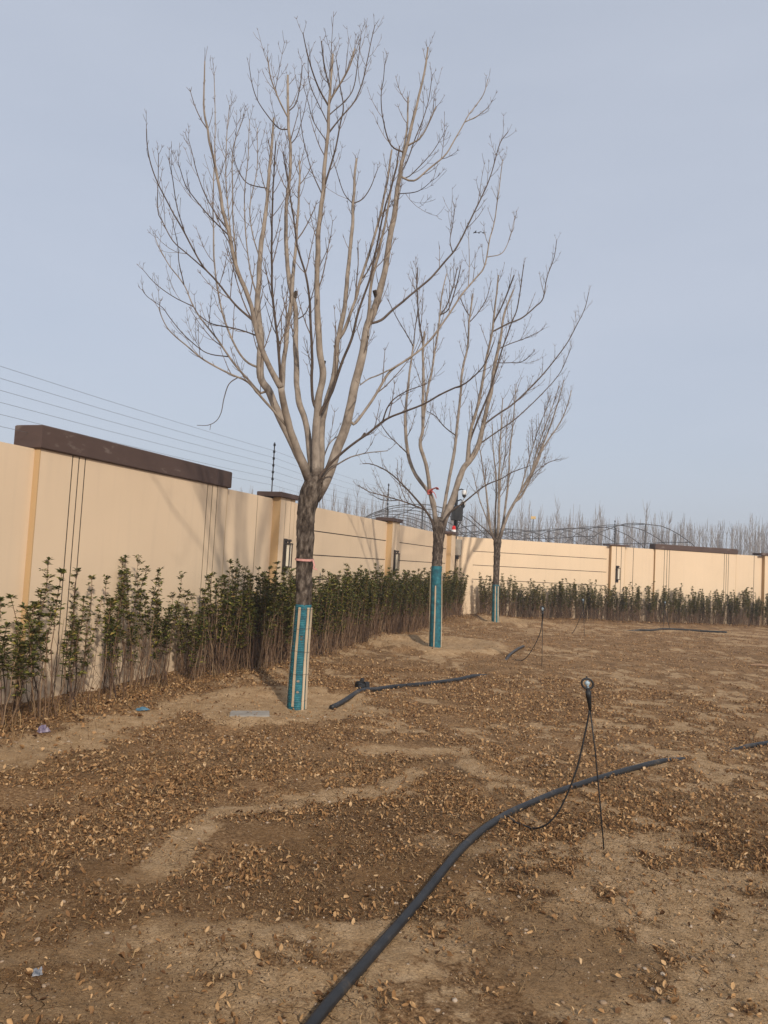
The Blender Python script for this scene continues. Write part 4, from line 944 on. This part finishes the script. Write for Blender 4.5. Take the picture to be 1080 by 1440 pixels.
T3_L = {
 'a': (None, [(697, 762), (691, 749), (687, 723), (683, 685), (677, 646), (673, 622)], 4, 1.2, -0.5, 'limb', 1.3),
 'b': (None, [(698, 762), (696, 747), (697, 714), (698, 675), (694, 636), (692, 596)], 4, 1.2, 0.8, 'limb', 1.3),
 'c': (None, [(699, 762), (700.5, 743), (701.5, 704), (702.5, 636), (705, 597), (707, 560)], 5, 1.3, -0.3, 'limb', 1.4),
 'd': (None, [(701, 762), (708, 733), (714, 685), (717, 636), (721, 597), (726, 540)], 4, 1.2, 0.7, 'limb', 1.3),
 'e': (None, [(701, 763), (714, 724), (732, 692), (747, 665), (759, 636), (767, 617), (778, 587), (788, 554), (793, 535)], 5, 1.2, -0.6, 'limb', 1.5),
 'f': ('e', [(724, 706), (735.5, 694), (755, 652), (765, 628), (786, 597), (798, 570), (803.5, 549)], 3.6, 1.2, 0.5, 'limb', 1.6),
 'g': ('e', [(732, 692), (740, 660), (747, 636), (756, 607), (767, 578), (774, 556)], 2.4, 1, 0.3, 'limb', 1.6),
 'g2': ('e', [(747, 665), (757, 628), (770, 590), (781, 560), (786, 542)], 2.2, 1, -0.4, 'limb', 1.6),
 'h': (None, [(697, 763), (689, 751), (669, 733), (660, 724)], 2.4, 1, -0.6, 'darklimb', 1.1),
 'i': (None, [(697, 763), (692, 747), (675, 704), (665.5, 665)], 2.4, 1, 0.6, 'limb', 1.2),
 'j': ('c', [(701, 720), (704, 675), (710, 640), (712, 610), (716, 580)], 2.2, 1, 0.8, 'limb', 1.4),
 'k': ('e', [(741, 676), (758, 660), (772, 650), (790, 645)], 1.6, 0.9, 0.4, 'darklimb', 1.2),
}
build_tree(T3, [(696.5, 875), (697, 840), (698, 800), (699, 775), (699.5, 762), (699.7, 755), (700, 749)], [9.5, 8.6, 8.4, 9, 11, 8, 3], T3_L,
    'slimmest bare ash tree, teal wrapped, standing before the far hedge at the wall corner',
    ((698, 823), [(-5, 0.0, 1.1, .03), (40, 0.0, 1.12, .03), (-120, 0, 1.1, .03)], 0.012), 37, tw=1.5)

# ------------------------------------------------------------------ hedge
def make_shrub(seed, leggy=False):
    rg = TreeRng(seed)
    ns = rg.randint(6, 9) if not leggy else rg.randint(4, 6)
    stems = MB(); LV = []
    def leaf(p, d, L, wd):
        d = unit(d); s = unit(np.cross(d, [rg.gauss(0, .3), rg.gauss(0, .3), 1])); nrm = np.cross(s, d)
        b = p + d * 0.004
        LV.append([b, b + d * L * .5 + s * wd * .5 + nrm * wd * .18, b + d * L * .55 - nrm * 0.002, b + d * L * .5 - s * wd * .5 + nrm * wd * .18, b + d * L - nrm * L * rg.uniform(.02, .2)])
    for k in range(ns):
        h = rg.uniform(0.85, 1.28) if k else 1.36
        a = rg.uniform(0, 6.28); r0_ = rg.uniform(0.01, 0.11); tilt = rg.gauss(0, .09), rg.gauss(0, .09)
        pts = [np.array([r0_ * math.cos(a), r0_ * math.sin(a), -0.04])]
        n = 8
        for i in range(n):
            pts.append(pts[-1] + np.array([tilt[0] * h / n + rg.gauss(0, .012), tilt[1] * h / n + rg.gauss(0, .012), h / n]))
        pts = np.array(pts); stems.tube(pts, np.linspace(0.0065, 0.0025, n + 1), 4, cap=False)
        f0 = rg.uniform(0.28, 0.5) if not leggy else rg.uniform(0.2, 0.5)
        z = f0
        while z < 1.0:
            i = min(n - 1, int(z * n)); p = pts[i] + (pts[i + 1] - pts[i]) * (z * n - i)
            dens = 0.35 + 0.65 * min(1, max(0, (z - f0) / 0.25))
            if rg.random() < dens:
                for sd in range(rg.randint(1, 3)):
                    b = rg.uniform(0, 6.28); L = rg.uniform(0.03, 0.10) * (1.15 - 0.5 * z); d = unit(np.array([math.cos(b), math.sin(b), rg.uniform(.5, 1.6)]))
                    tip = p + d * L; stems.tube([p, tip], [0.0022, 0.0014], 3, cap=False)
                    for q in range(rg.randint(5, 8)):
                        c = rg.uniform(0, 6.28); leaf(p + d * L * rg.uniform(.45, 1.0), np.array([math.cos(c), math.sin(c), rg.uniform(-.1, .9)]), rg.uniform(.032, .056), rg.uniform(.019, .030))
            z += rg.uniform(0.035, 0.06)
        for q in range(9):
            c = rg.uniform(0, 6.28); leaf(pts[-1] + np.array([0, 0, rg.uniform(-.03, .0)]), np.array([math.cos(c), math.sin(c), rg.uniform(.2, 1.4)]), rg.uniform(.032, .055), .025)
    for k in range(rg.randint(20, 27) if not leggy else rg.randint(6, 9)):      # dead leafless shoots
        a = rg.uniform(0, 6.28); r0_ = rg.uniform(0.0, 0.19); h = rg.uniform(0.3, 0.9)
        p0 = np.array([r0_ * math.cos(a), r0_ * math.sin(a), -0.03]); p2 = p0 + np.array([rg.gauss(0, .10), rg.gauss(0, .10), h]); p1 = (p0 + p2) / 2 + np.array([rg.gauss(0, .025), rg.gauss(0, .025), 0])
        stems.tube([p0, p1, p2], [0.0042, 0.003, 0.0013], 3, cap=False)
        for q in range(rg.randint(1, 4)):
            t = rg.uniform(.3, .95); b0 = p0 + (p2 - p0) * t; b1 = b0 + np.array([rg.gauss(0, .05), rg.gauss(0, .05), rg.uniform(.04, .14)]); stems.tube([b0, b1], [0.002, 0.001], 3, cap=False)
    so = stems.build('stems', M['stem']); sm = so.data; bpy.data.objects.remove(so)
    LV = np.array(LV).reshape(-1, 3); n = len(LV) // 5; base = np.arange(n)[:, None] * 5
    Fq = (base[:, None, :] + np.array([[0, 1, 2], [1, 4, 2], [0, 2, 3], [2, 4, 3]])[None]).reshape(-1, 3)
    fo = raw_mesh('foliage', LV, Fq, M['leaf']); fm = fo.data; bpy.data.objects.remove(fo)
    return sm, fm
SHR = [make_shrub(100 + k) for k in range(11)]; SHL = [make_shrub(200 + k, True) for k in range(6)]
def shrub(x, y, lib, sc, label, group, rg):
    sm, fm = lib[rg.randrange(len(lib))]
    e = empty('hedge_shrub', (x, y, g1(x, y)), rg.uniform(0, 6.28)); e.scale = (sc * rg.uniform(.85, 1.15), sc * rg.uniform(.85, 1.15), sc * rg.uniform(.78, 1.15))
    tag(e, label, 'shrub', group)
    for nm, me in (('stems', sm), ('foliage', fm)):
        tag(link(bpy.data.objects.new(nm, me), e), kind='stuff')
rg = TreeRng(5)
def hedge_front_off(t):     # how far the planting reaches from the left wall
    return float(np.interp(t, [-4, 0, 4, 8, 12, 19], [1.15, 1.10, 1.0, 0.92, 0.80, 0.75]))
LEFT_STRETCH = [
    (0.3, 'leggy evergreen shrub before the plain wall short of the tall brown coping', 'short of the tall coping'),
    (2.3, 'leggy evergreen shrub below the first triple grooves under the tall brown coping', 'at the first triple grooves'),
    (4.6, 'bushier evergreen shrub by the second triple grooves under the tall brown coping', 'at the second triple grooves'),
    (6.6, 'evergreen hedge shrub around the lamp pilaster next to the ribboned trunk', 'round the first lamp'),
    (11.4, 'evergreen hedge shrub before the ruled wall bay behind the ribboned tree', 'before the first ruled bay'),
    (13.0, 'evergreen hedge shrub around the lamp pilaster between the two ruled bays', 'round the middle lamp'),
    (99, 'evergreen hedge shrub before the ruled bay behind the tree with the red tag', 'before the second ruled bay')]
RIGHT_STRETCH = [
    (5.5, 'evergreen hedge shrub along the far wall behind the slimmest tree', 'before the far ruled bay'),
    (7.3, 'evergreen hedge shrub around the lamp pilaster on the far wall', 'round the far lamp'),
    (11.2, 'evergreen hedge shrub along the far wall below the low brown coping', 'below the low coping'),
    (99, 'evergreen hedge shrub along the far wall past the end of its low coping', 'past the low coping')]
t = -2.6
while t < 18.2:
    fo = hedge_front_off(t)
    sparse = t < 3.2
    rows = [0.36, 0.7] if t < 0 else [0.35, 0.68] if sparse else [0.34, 0.62, 0.9] if t < 13 else [0.34, 0.66]
    for k, off in enumerate(rows):
        o_ = off / 0.95 * fo + rg.gauss(0, .05); tt = t + rg.gauss(0, .07)
        if sparse and rg.random() < (0.36 if t < 1.9 else 0.14): continue
        p = wl_pt(WA, uL, tt, max(0.24, o_), 0)
        for lim, lab, grp in LEFT_STRETCH:
            if t < lim: break
        lib = SHL if t < 2.6 and rg.random() < .75 else SHR
        shrub(p[0], p[1], lib, 1.0 if sparse else 0.98, lab, 'hedge shrubs ' + grp, rg)
    t += 0.36 if sparse else 0.29
t = 0.9
while t < 14.6:
    for off in (0.42, 0.78):
        p = wl_pt(WC, uR, t + rg.gauss(0, .08), off + rg.gauss(0, .06), 0)
        for lim, lab, grp in RIGHT_STRETCH:
            if t < lim: break
        shrub(p[0], p[1], SHR, 0.97 if t < 5.6 else 0.93, lab, 'far hedge shrubs ' + grp, rg)
    t += 0.31

# ------------------------------------------------------------------ irrigation
def pipe(pts, r, name, label, lift=0.0, bury=(False, False)):
    P = np.array([ground(*q) if len(q) == 2 else ground(q[0], q[1]) for q in pts])
    P = smooth_line(np.column_stack([P[:, :2], np.zeros(len(P))]), 0.05)
    zz = gz(P[:, 0], P[:, 1]); k = np.ones(13) / 13
    zz = np.convolve(np.pad(zz, 6, mode='edge'), k, 'valid')
    P[:, 2] = zz + r * 0.75 + lift
    n = len(P); e = 12
    if bury[0]: P[:e, 2] -= np.linspace(r * 2.1, 0, e) ** 1.0
    if bury[1]: P[-e:, 2] -= np.linspace(0, r * 2.1, e)
    m = MB(); m.tube(P, r, 18)
    o = m.build(name, M['pipe'], None, True); tag(o, label, 'pipe')
    return P
pn = pipe([(330, 1600), (440, 1440), (520, 1350), (600, 1256), (650, 1198), (690, 1163), (730, 1138), (800, 1110), (880, 1087), (940, 1073), (975, 1064)], 0.0225, 'irrigation_pipe', 'thick black irrigation pipe crossing the bare soil under the tall sprinkler', bury=(False, True))
pipe([(1008, 1057), (1040, 1052), (1080, 1046), (1180, 1030), (1300, 1012)], 0.0225, 'irrigation_pipe', 'short stretch of black pipe re-emerging from the litter past the buried gap', bury=(True, False))
pipe([(466, 997), (490, 988), (515, 978), (545, 969), (600, 964), (640, 957), (690, 947)], 0.028, 'irrigation_pipe', 'black pipe with its open end lying at the foot of the ribboned tree', bury=(False, True))
pipe([(710, 928), (722, 920), (736, 911)], 0.026, 'irrigation_pipe', 'short straight piece of grey black pipe beside the middle sprinkler', 0.01, bury=(True, False))
pipe([(876, 887), (912, 888), (935, 885), (970, 887), (1022, 891)], 0.032, 'irrigation_pipe', 'black pipe lying along the foot of the far hedge', 0.0, bury=(True, False))

def sprinkler(base_px, top_px, tube_px, label, scale=1.0, ring=True):
    b = onground(*base_px); Y = b[1]
    e = empty('sprinkler', b); tag(e, label, 'sprinkler')
    O = b.copy(); t = at(*top_px, Y) - O
    ax = unit(t)
    neck = t * 0.83
    m = MB(); m.tube([np.array([0, 0, -.05]), t * 0.3, t * 0.6 + np.array([.004, 0, 0]), neck], 0.0042 * scale, 7); m.build('stake', M['black'], e, True)
    m = MB(); L = np.linalg.norm(t)
    hs = [0, .02, .021, .05, .052, .085, .087, .12, .122, .14]; rs = [.007, .008, .0105, .012, .0145, .016, .0185, .0195, .015, .012]
    m.tube([neck + ax * h * scale for h in hs], np.array(rs) * scale * .9, 12); m.build('body', M['black'], e, True)
    c = neck + ax * (0.14 + .026) * scale; rt = np.array([1.0, 0, 0])
    m = MB(); th = np.linspace(0, 2 * math.pi, 25)
    m.tube([c + rt * math.cos(a) * .034 * scale + ax * math.sin(a) * .030 * scale for a in th], .0065 * scale, 7, cap=False)
    m.tube([c + ax * .027 * scale, c + ax * .045 * scale], [.007 * scale, .003 * scale], 7); m.build('bridge', M['black'], e, True)
    m = MB(); m.tube([c - ax * .024 * scale, c - ax * .010 * scale, c + ax * .004 * scale, c + ax * .018 * scale], np.array([.010, .007, .018, .006]) * scale, 10); m.build('spinner', M['spinner'], e, True)
    pts = [neck + np.array([-.006, -.004, .01])]
    for (x, y, dY) in tube_px: pts.append(at(x, y, Y + dY) - O)
    P = smooth_line(pts, 0.02)
    if len(P) > 4:
        gzs = gz(P[:, 0] + O[0], P[:, 1] + O[1]) - O[2] + .016
        P[:, 2] = np.maximum(P[:, 2], gzs)
    m = MB(); m.tube(P, 0.0055 * scale, 8); m.build('feed_tube', M['black'], e, True)
gY = lambda x, y: ground(x, y)[1]
b0 = gY(851, 1193)
sprinkler((851, 1193), (826, 962), [(823, 1030, 0.0), (812, 1078, .0), (797, 1118, 0.02), (782, 1146, .05), (764, 1162, .10), (742, 1165, gY(742, 1165) - b0), (722, 1158, gY(722, 1158) - b0), (714, 1152, gY(714, 1150) - b0)], 'tall black sprinkler on a stake with a looped feed tube beside the thick pipe')
b0 = gY(762, 936)
sprinkler((762, 936), (763, 860), [(760, 888, 0), (753, 905, .1), (744, 920, .2), (734, 929, gY(734, 930) - b0), (724, 929, gY(724, 929) - b0)], 'thin black sprinkler stake with a curved tube beside the short pipe piece', 1.2)
b0 = gY(822, 895)
sprinkler((822, 895), (820, 848), [(816, 868, 0), (810, 882, .1), (804, 892, gY(804, 893) - b0)], 'small black sprinkler stake standing in front of the far hedge', 1.3)
b0 = gY(942, 887)
sprinkler((932, 889), (935, 850), [(938, 870, 0), (942, 884, gY(942, 886) - b0)], 'small black sprinkler stake beside the pipe along the far hedge', 1.2)

# ------------------------------------------------------------------ small things lying about
def crumple(name, px, py, sx, sy, sz, mat, label, cat, seed, n=7):
    rg_ = random.Random(seed); p = onground(px, py, 0.004)
    V = []; Fc = []
    for i in range(n):
        for j in range(n):
            a, b_ = i / (n - 1) - .5, j / (n - 1) - .5
            k = 1 - (max(abs(a), abs(b_)) * 2) ** 3
            V.append((a * sx * (1 + rg_.uniform(-.2, .2)), b_ * sy * (1 + rg_.uniform(-.2, .2)), sz * k * rg_.uniform(.3, 1.0)))
    for i in range(n - 1):
        for j in range(n - 1): Fc.append((i * n + j, (i + 1) * n + j, (i + 1) * n + j + 1, i * n + j + 1))
    m = MB(); m.add(V, Fc); o = m.build(name, M[mat]); o.location = p; o.rotation_euler = (0, 0, rg_.uniform(0, 3))
    tag(o, label, cat)
crumple('plastic_scrap', 200, 1003, .13, .07, .03, 'bluefilm', 'crumpled scrap of blue plastic at the edge of the hedge', 'litter', 1)
crumple('plastic_bag', 490, 906, .18, .13, .12, 'clearfilm', 'crumpled milky plastic bag caught under the hedge', 'bag', 2)
crumple('sweet_wrapper', 60, 1039, .09, .07, .06, 'violetfilm', 'small violet wrapper lying by the leggy shrubs', 'wrapper', 3)
crumple('foil_wrapper', 52, 1376, .035, .04, .025, 'foil', 'small crumpled grey wrapper on the cracked bare soil', 'wrapper', 4, 6)
p = onground(352, 1014, 0.0)
m = MB(); m.box((-.20, -.10, -.03), (.18, .12, .012), .006); o = m.build('concrete_slab', M['concrete']); o.location = p; o.rotation_euler = (.03, -.02, .15); tag(o, 'flat grey concrete slab half sunk in sand below the ribboned tree', 'slab')
p = onground(508, 975, 0.0)
e = empty('pipe_coupling', p, 0.5); tag(e, 'chunky black ribbed pipe coupling lying beside the open pipe end', 'coupling')
m = MB(); m.tube([(-.07, 0, .055), (-.065, 0, .055), (-.02, 0, .055), (-.015, 0, .055), (.03, 0, .055), (.032, 0, .055), (.085, 0, .055)], [.040, .058, .058, .042, .042, .056, .054], 14); m.build('body', M['black'], e)
for k in range(10):
    a = k * math.pi / 5
    m = MB(); m.tube([(-.063, .060 * math.cos(a), .055 + .060 * math.sin(a)), (-.022, .060 * math.cos(a), .055 + .060 * math.sin(a))], .009, 5); m.build('grip_rib', M['black'], e)
m = MB(); m.tube([(.0, 0, .08), (0, 0, .13), (.01, .01, .15)], [.022, .026, .018], 8); m.build('outlet', M['black'], e)
p = onground(1076, 938, 0.02)
m = MB(); m.tube([(-.25, 0, 0), (-.1, .01, .012), (.1, -.01, .006), (.3, 0, 0.0)], [.018, .024, .024, .02], 8); o = m.build('wood_stick', M['cut']); o.location = p; o.rotation_euler = (0, 0, -.35); tag(o, 'short pale wooden stick lying on the open litter', 'stick')
for k, (x, y, sc) in enumerate(((668, 327, 1.0), (673, 327.5, .9), (679.5, 327.5, 1.15))):
    Y = 42 + k; p = at(x, y, Y)
    o_ = empty('bird', p, 0.6 * k + .3); tag(o_, 'tiny dark bird flying in the open sky beside the tree tops', 'bird', 'three small birds in flight')
    m = MB(); m.tube([(-.10, 0, 0), (-.06, 0, .005), (0, 0, 0), (.06, 0, .01), (.09, 0, .012), (.115, 0, .008)], np.array([.008, .022, .034, .028, .020, .004]) * sc, 8); m.build('body', M['bird'], o_, True)
    for sg in (1, -1):
        m = MB(); m.add([(.05, sg * .02, .015), (-.035, sg * .02, .01), (-.02, sg * .10, .055), (.04, sg * .10, .06), (-.03, sg * .2, .03), (.01, sg * .19, .034)] + [(.05, sg * .02, .009), (-.035, sg * .02, .004), (-.02, sg * .10, .050), (.04, sg * .10, .055), (-.03, sg * .2, .027), (.01, sg * .19, .031)], [(0, 1, 2, 3), (3, 2, 4, 5), (6, 9, 8, 7), (9, 11, 10, 8), (0, 3, 9, 6), (3, 5, 11, 9), (5, 4, 10, 11), (4, 2, 8, 10), (2, 1, 7, 8)]); m.build('wing', M['bird'], o_)

# ------------------------------------------------------------------ leaf litter, dead grass, pebbles
def inside_plot(x, y, margin):
    dl = (x - WA[0]) * nL[0] + (y - WA[1]) * nL[1]; dr = (x - WC[0]) * nR[0] + (y - WC[1]) * nR[1]
    return (dl > margin) & (dr > margin)
def scatter(r_a, r_b, dens, keep_bare, half=43, damp_k=0.75):
    a = math.radians(half); n = int(a * (r_b ** 2 - r_a ** 2) * dens)
    r = np.sqrt(rng.uniform(r_a ** 2, r_b ** 2, n)); th = rng.uniform(-a, a, n)
    x, y = r * np.sin(th), r * np.cos(th)
    ok = inside_plot(x, y, 0.15); x, y = x[ok], y[ok]
    bm = bare_mask(x, y); dm = damp_mask(x, y)
    clump = fbm(x * 2.2, y * 2.2, 3, 201)
    pr = np.clip(1 - bm * (1 - keep_bare) * 1.15, keep_bare, 1) * (1 - 0.3 * sstep(4.2, 3.2, y)) * (1 - damp_k * dm) * sstep(0.28, 0.6, clump + 0.08)
    ok = rng.random(len(x)) < pr
    return x[ok], y[ok]
def leaves(name, x, y, lmin, lmax, mat, label, aspect=(0.3, 0.75), tilt=0.5, lift=(0.001, 0.012), simple=False):
    n = len(x); z = gz(x, y) + rng.uniform(*lift, n)
    L = lmin + (lmax - lmin) * rng.random(n) ** 2.0; wd = L * rng.uniform(*aspect, n)
    yaw = rng.uniform(0, 2 * np.pi, n); pit = rng.normal(0, tilt, n); rol = rng.normal(0, tilt, n)
    d = np.column_stack([np.cos(yaw) * np.cos(pit), np.sin(yaw) * np.cos(pit), np.sin(pit)])
    s = np.column_stack([-np.sin(yaw), np.cos(yaw), np.zeros(n)]); nn = np.cross(d, s)
    s2 = s * np.cos(rol)[:, None] + nn * np.sin(rol)[:, None]; n2 = np.cross(d, s2)
    curl = rng.uniform(-0.3, 1.0, n) * wd; bend = rng.uniform(-.1, .35, n) * L
    c = np.column_stack([x, y, z + np.abs(np.sin(pit)) * L * 0.35])
    P = np.stack([c - d * (L / 2)[:, None] + n2 * bend[:, None] * .5, c + s2 * (wd / 2)[:, None] + n2 * curl[:, None], c + d * (L * 0.05)[:, None],
                  c - s2 * (wd / 2)[:, None] + n2 * curl[:, None], c + d * (L / 2)[:, None] + n2 * bend[:, None]], 1).reshape(-1, 3)
    if simple:
        P = P.reshape(-1, 5, 3)[:, [0, 1, 4, 3]].reshape(-1, 3); base = np.arange(n)[:, None] * 4
        Fq = (base[:, None, :] + np.array([[0, 1, 3], [1, 2, 3]])[None]).reshape(-1, 3)
    else:
        # seven-point blade: stalk end, two shoulders, two uneven lobes, tip, raised midrib
        def pt(u, v, k): return c + d * (L * u)[:, None] + s2 * (wd * v)[:, None] + n2 * (curl * k[0] + bend * k[1])[:, None]
        j1, j2, j3, j4 = (rng.uniform(.75, 1.25, n) for _ in range(4))
        P = np.stack([pt(-.5, 0, (0, .5)), pt(-.22, .42 * j1, (.8, .1)), pt(.18 * j3, .46 * j2, (1.1, 0)), pt(.5, .05, (0, 1)),
                      pt(.2 * j4, -.44 * j3, (1.1, 0)), pt(-.2, -.42 * j4, (.8, .1)), pt(.02, 0, (0, -.1))], 1).reshape(-1, 3)
        base = np.arange(n)[:, None] * 7
        Fq = (base[:, None, :] + np.array([[0, 1, 6], [1, 2, 6], [2, 3, 6], [3, 4, 6], [4, 5, 6], [5, 0, 6]])[None]).reshape(-1, 3)
    tag(raw_mesh(name, P, Fq, M[mat]), label, 'leaf litter', kind='stuff')
xs, ys = [], []
for ra, rb, dn, kb in ((1.9, 6.0, 6200, .10),):
    a, b_ = scatter(ra, rb, dn, kb); xs.append(a); ys.append(b_)
X, Y = np.concatenate(xs), np.concatenate(ys)
leaves('fallen_leaves', X, Y, 0.007, 0.037, 'litter', 'dry brown fallen leaves scattered thick over the ground', aspect=(.2, .62), tilt=.6)
xs, ys = [], []
for ra, rb, dn, kb in ((6.0, 12.0, 2400, .10), (12.0, 27.0, 520, .12)):
    a, b_ = scatter(ra, rb, dn, kb); xs.append(a); ys.append(b_)
leaves('fallen_leaves_beyond', np.concatenate(xs), np.concatenate(ys), 0.010, 0.044, 'litter', 'dry brown fallen leaves thinning out towards the far hedge', simple=True)
a, b_ = scatter(1.9, 5.5, 17000, .30, damp_k=-0.3)
leaves('leaf_crumbs', a, b_, 0.003, 0.011, 'crumb', 'fine brown crumbs of rotted leaf and bark strewn over the soil', aspect=(.3, 1.0), tilt=.6, lift=(0.0, .004), simple=True)
# heavier drift of leaves along the hedge foot
def drift(n):
    pl = np.array(HEDGE_FRONT); seg = np.hypot(*np.diff(pl, axis=0).T); cs = np.concatenate([[0], np.cumsum(seg)])
    t_ = rng.uniform(0, cs[-1], n); x = np.interp(t_, cs, pl[:, 0]); y = np.interp(t_, cs, pl[:, 1])
    x = x - 0.25 + rng.normal(0, .28, n); y = y + 0.12 + rng.normal(0, .2, n)
    ok = inside_plot(x, y, 0.05); return x[ok], y[ok]
x_, y_ = drift(26000)
leaves('hedge_leaf_drift', x_, y_, 0.014, 0.05, 'litter', 'drift of dry leaves lying along the foot of the hedge', lift=(0.002, 0.03))
# short dead grass: curved blades
def blades(x, y, lmin, lmax, w, flat):
    n = len(x); L = rng.uniform(lmin, lmax, n); yaw = rng.uniform(0, 2 * np.pi, n); el = rng.normal(flat, .28, n)
    d = np.column_stack([np.cos(yaw) * np.cos(el), np.sin(yaw) * np.cos(el), np.sin(el)]); s = np.column_stack([-np.sin(yaw), np.cos(yaw), np.zeros(n)])
    c = np.column_stack([x, y, gz(x, y) + 0.001]); kx = rng.normal(0, .25, n)[:, None] * s * L[:, None]
    wv = (w * rng.uniform(.6, 1.4, n))[:, None] * s
    p1 = c + d * (L * .5)[:, None]; p2 = c + d * (L * .95)[:, None] + kx - np.array([0, 0, .25]) * (L * .5)[:, None] * np.sin(np.abs(el))[:, None]
    P = np.stack([c - wv, c + wv, p1 + wv, p1 - wv, p2], 1).reshape(-1, 3); b_ = np.arange(n)[:, None] * 5
    Fq = (b_[:, None, :] + np.array([[0, 1, 2], [0, 2, 3], [3, 2, 4]])[None]).reshape(-1, 3)
    return P, Fq
x1, y1 = scatter(1.9, 6.5, 4200, .10); x2, y2 = scatter(6.5, 13, 900, .10)
x_, y_ = np.concatenate([x1, x2]), np.concatenate([y1, y2])
P, Fq = blades(x_, y_, .02, .08, .0013, .2)
tag(raw_mesh('dead_grass', P, Fq, M['straw']), 'thin matted dead grass and straw between the fallen leaves', 'grass', kind='stuff')
x_, y_ = drift(7000); P, Fq = blades(x_, y_, .06, .26, .0016, .8)
tag(raw_mesh('hedge_dead_grass', P, Fq, M['straw']), 'taller dead grass standing along the foot of the hedge', 'grass', kind='stuff')
# pebbles and clods
def pebbles(n, ra, rb, smin, smax):
    a = math.radians(43); r = np.sqrt(rng.uniform(ra ** 2, rb ** 2, n)); th = rng.uniform(-a, a, n); x, y = r * np.sin(th), r * np.cos(th)
    ok = inside_plot(x, y, .3); x, y = x[ok], y[ok]; n = len(x)
    t = (1 + 5 ** .5) / 2
    iv = np.array([(-1, t, 0), (1, t, 0), (-1, -t, 0), (1, -t, 0), (0, -1, t), (0, 1, t), (0, -1, -t), (0, 1, -t), (t, 0, -1), (t, 0, 1), (-t, 0, -1), (-t, 0, 1)]) / math.sqrt(1 + t * t)
    ifc = np.array([(0, 11, 5), (0, 5, 1), (0, 1, 7), (0, 7, 10), (0, 10, 11), (1, 5, 9), (5, 11, 4), (11, 10, 2), (10, 7, 6), (7, 1, 8), (3, 9, 4), (3, 4, 2), (3, 2, 6), (3, 6, 8), (3, 8, 9), (4, 9, 5), (2, 4, 11), (6, 2, 10), (8, 6, 7), (9, 8, 1)])
    s = smin + (smax - smin) * rng.random(n) ** 6
    sh = np.stack([rng.uniform(.7, 1.3, n), rng.uniform(.7, 1.3, n), rng.uniform(.4, .8, n)], 1)
    V = iv[None] * rng.uniform(.75, 1.2, (n, 12, 1)) * (s[:, None] * sh)[:, None, :]
    yaw = rng.uniform(0, 6.28, n)[:, None]; vx = V[..., 0] * np.cos(yaw) - V[..., 1] * np.sin(yaw); vy = V[..., 0] * np.sin(yaw) + V[..., 1] * np.cos(yaw)
    P = np.stack([vx + x[:, None], vy + y[:, None], V[..., 2] + (gz(x, y) + s * .15)[:, None]], -1).reshape(-1, 3)
    return P, (ifc[None] + (np.arange(n) * 12)[:, None, None]).reshape(-1, 3)
P, Fq = pebbles(9000, 1.9, 8.0, .0022, .015)
tag(raw_mesh('pebbles', P, Fq, M['stone']), 'pale pebbles and crumbs of dry earth on the soil', 'pebbles', kind='stuff')

# ------------------------------------------------------------------ haze
def haze():
    m = bpy.data.materials.new('thin_haze'); m.use_nodes = True; n, l = m.node_tree.nodes, m.node_tree.links; n.clear()
    v = n.new('ShaderNodeVolumePrincipled'); v.inputs['Color'].default_value = (0.95, 0.96, 1.0, 1); v.inputs['Density'].default_value = 0.0020; v.inputs['Anisotropy'].default_value = 0.2
    o_ = n.new('ShaderNodeOutputMaterial'); l.new(v.outputs[0], o_.inputs['Volume'])
    b = MB(); b.box((-160, -30, -1.2), (180, 190, 14)); o = b.build('haze', m); tag(o, 'thin pale haze hanging over the plot and the wood', 'haze', kind='stuff')
haze()
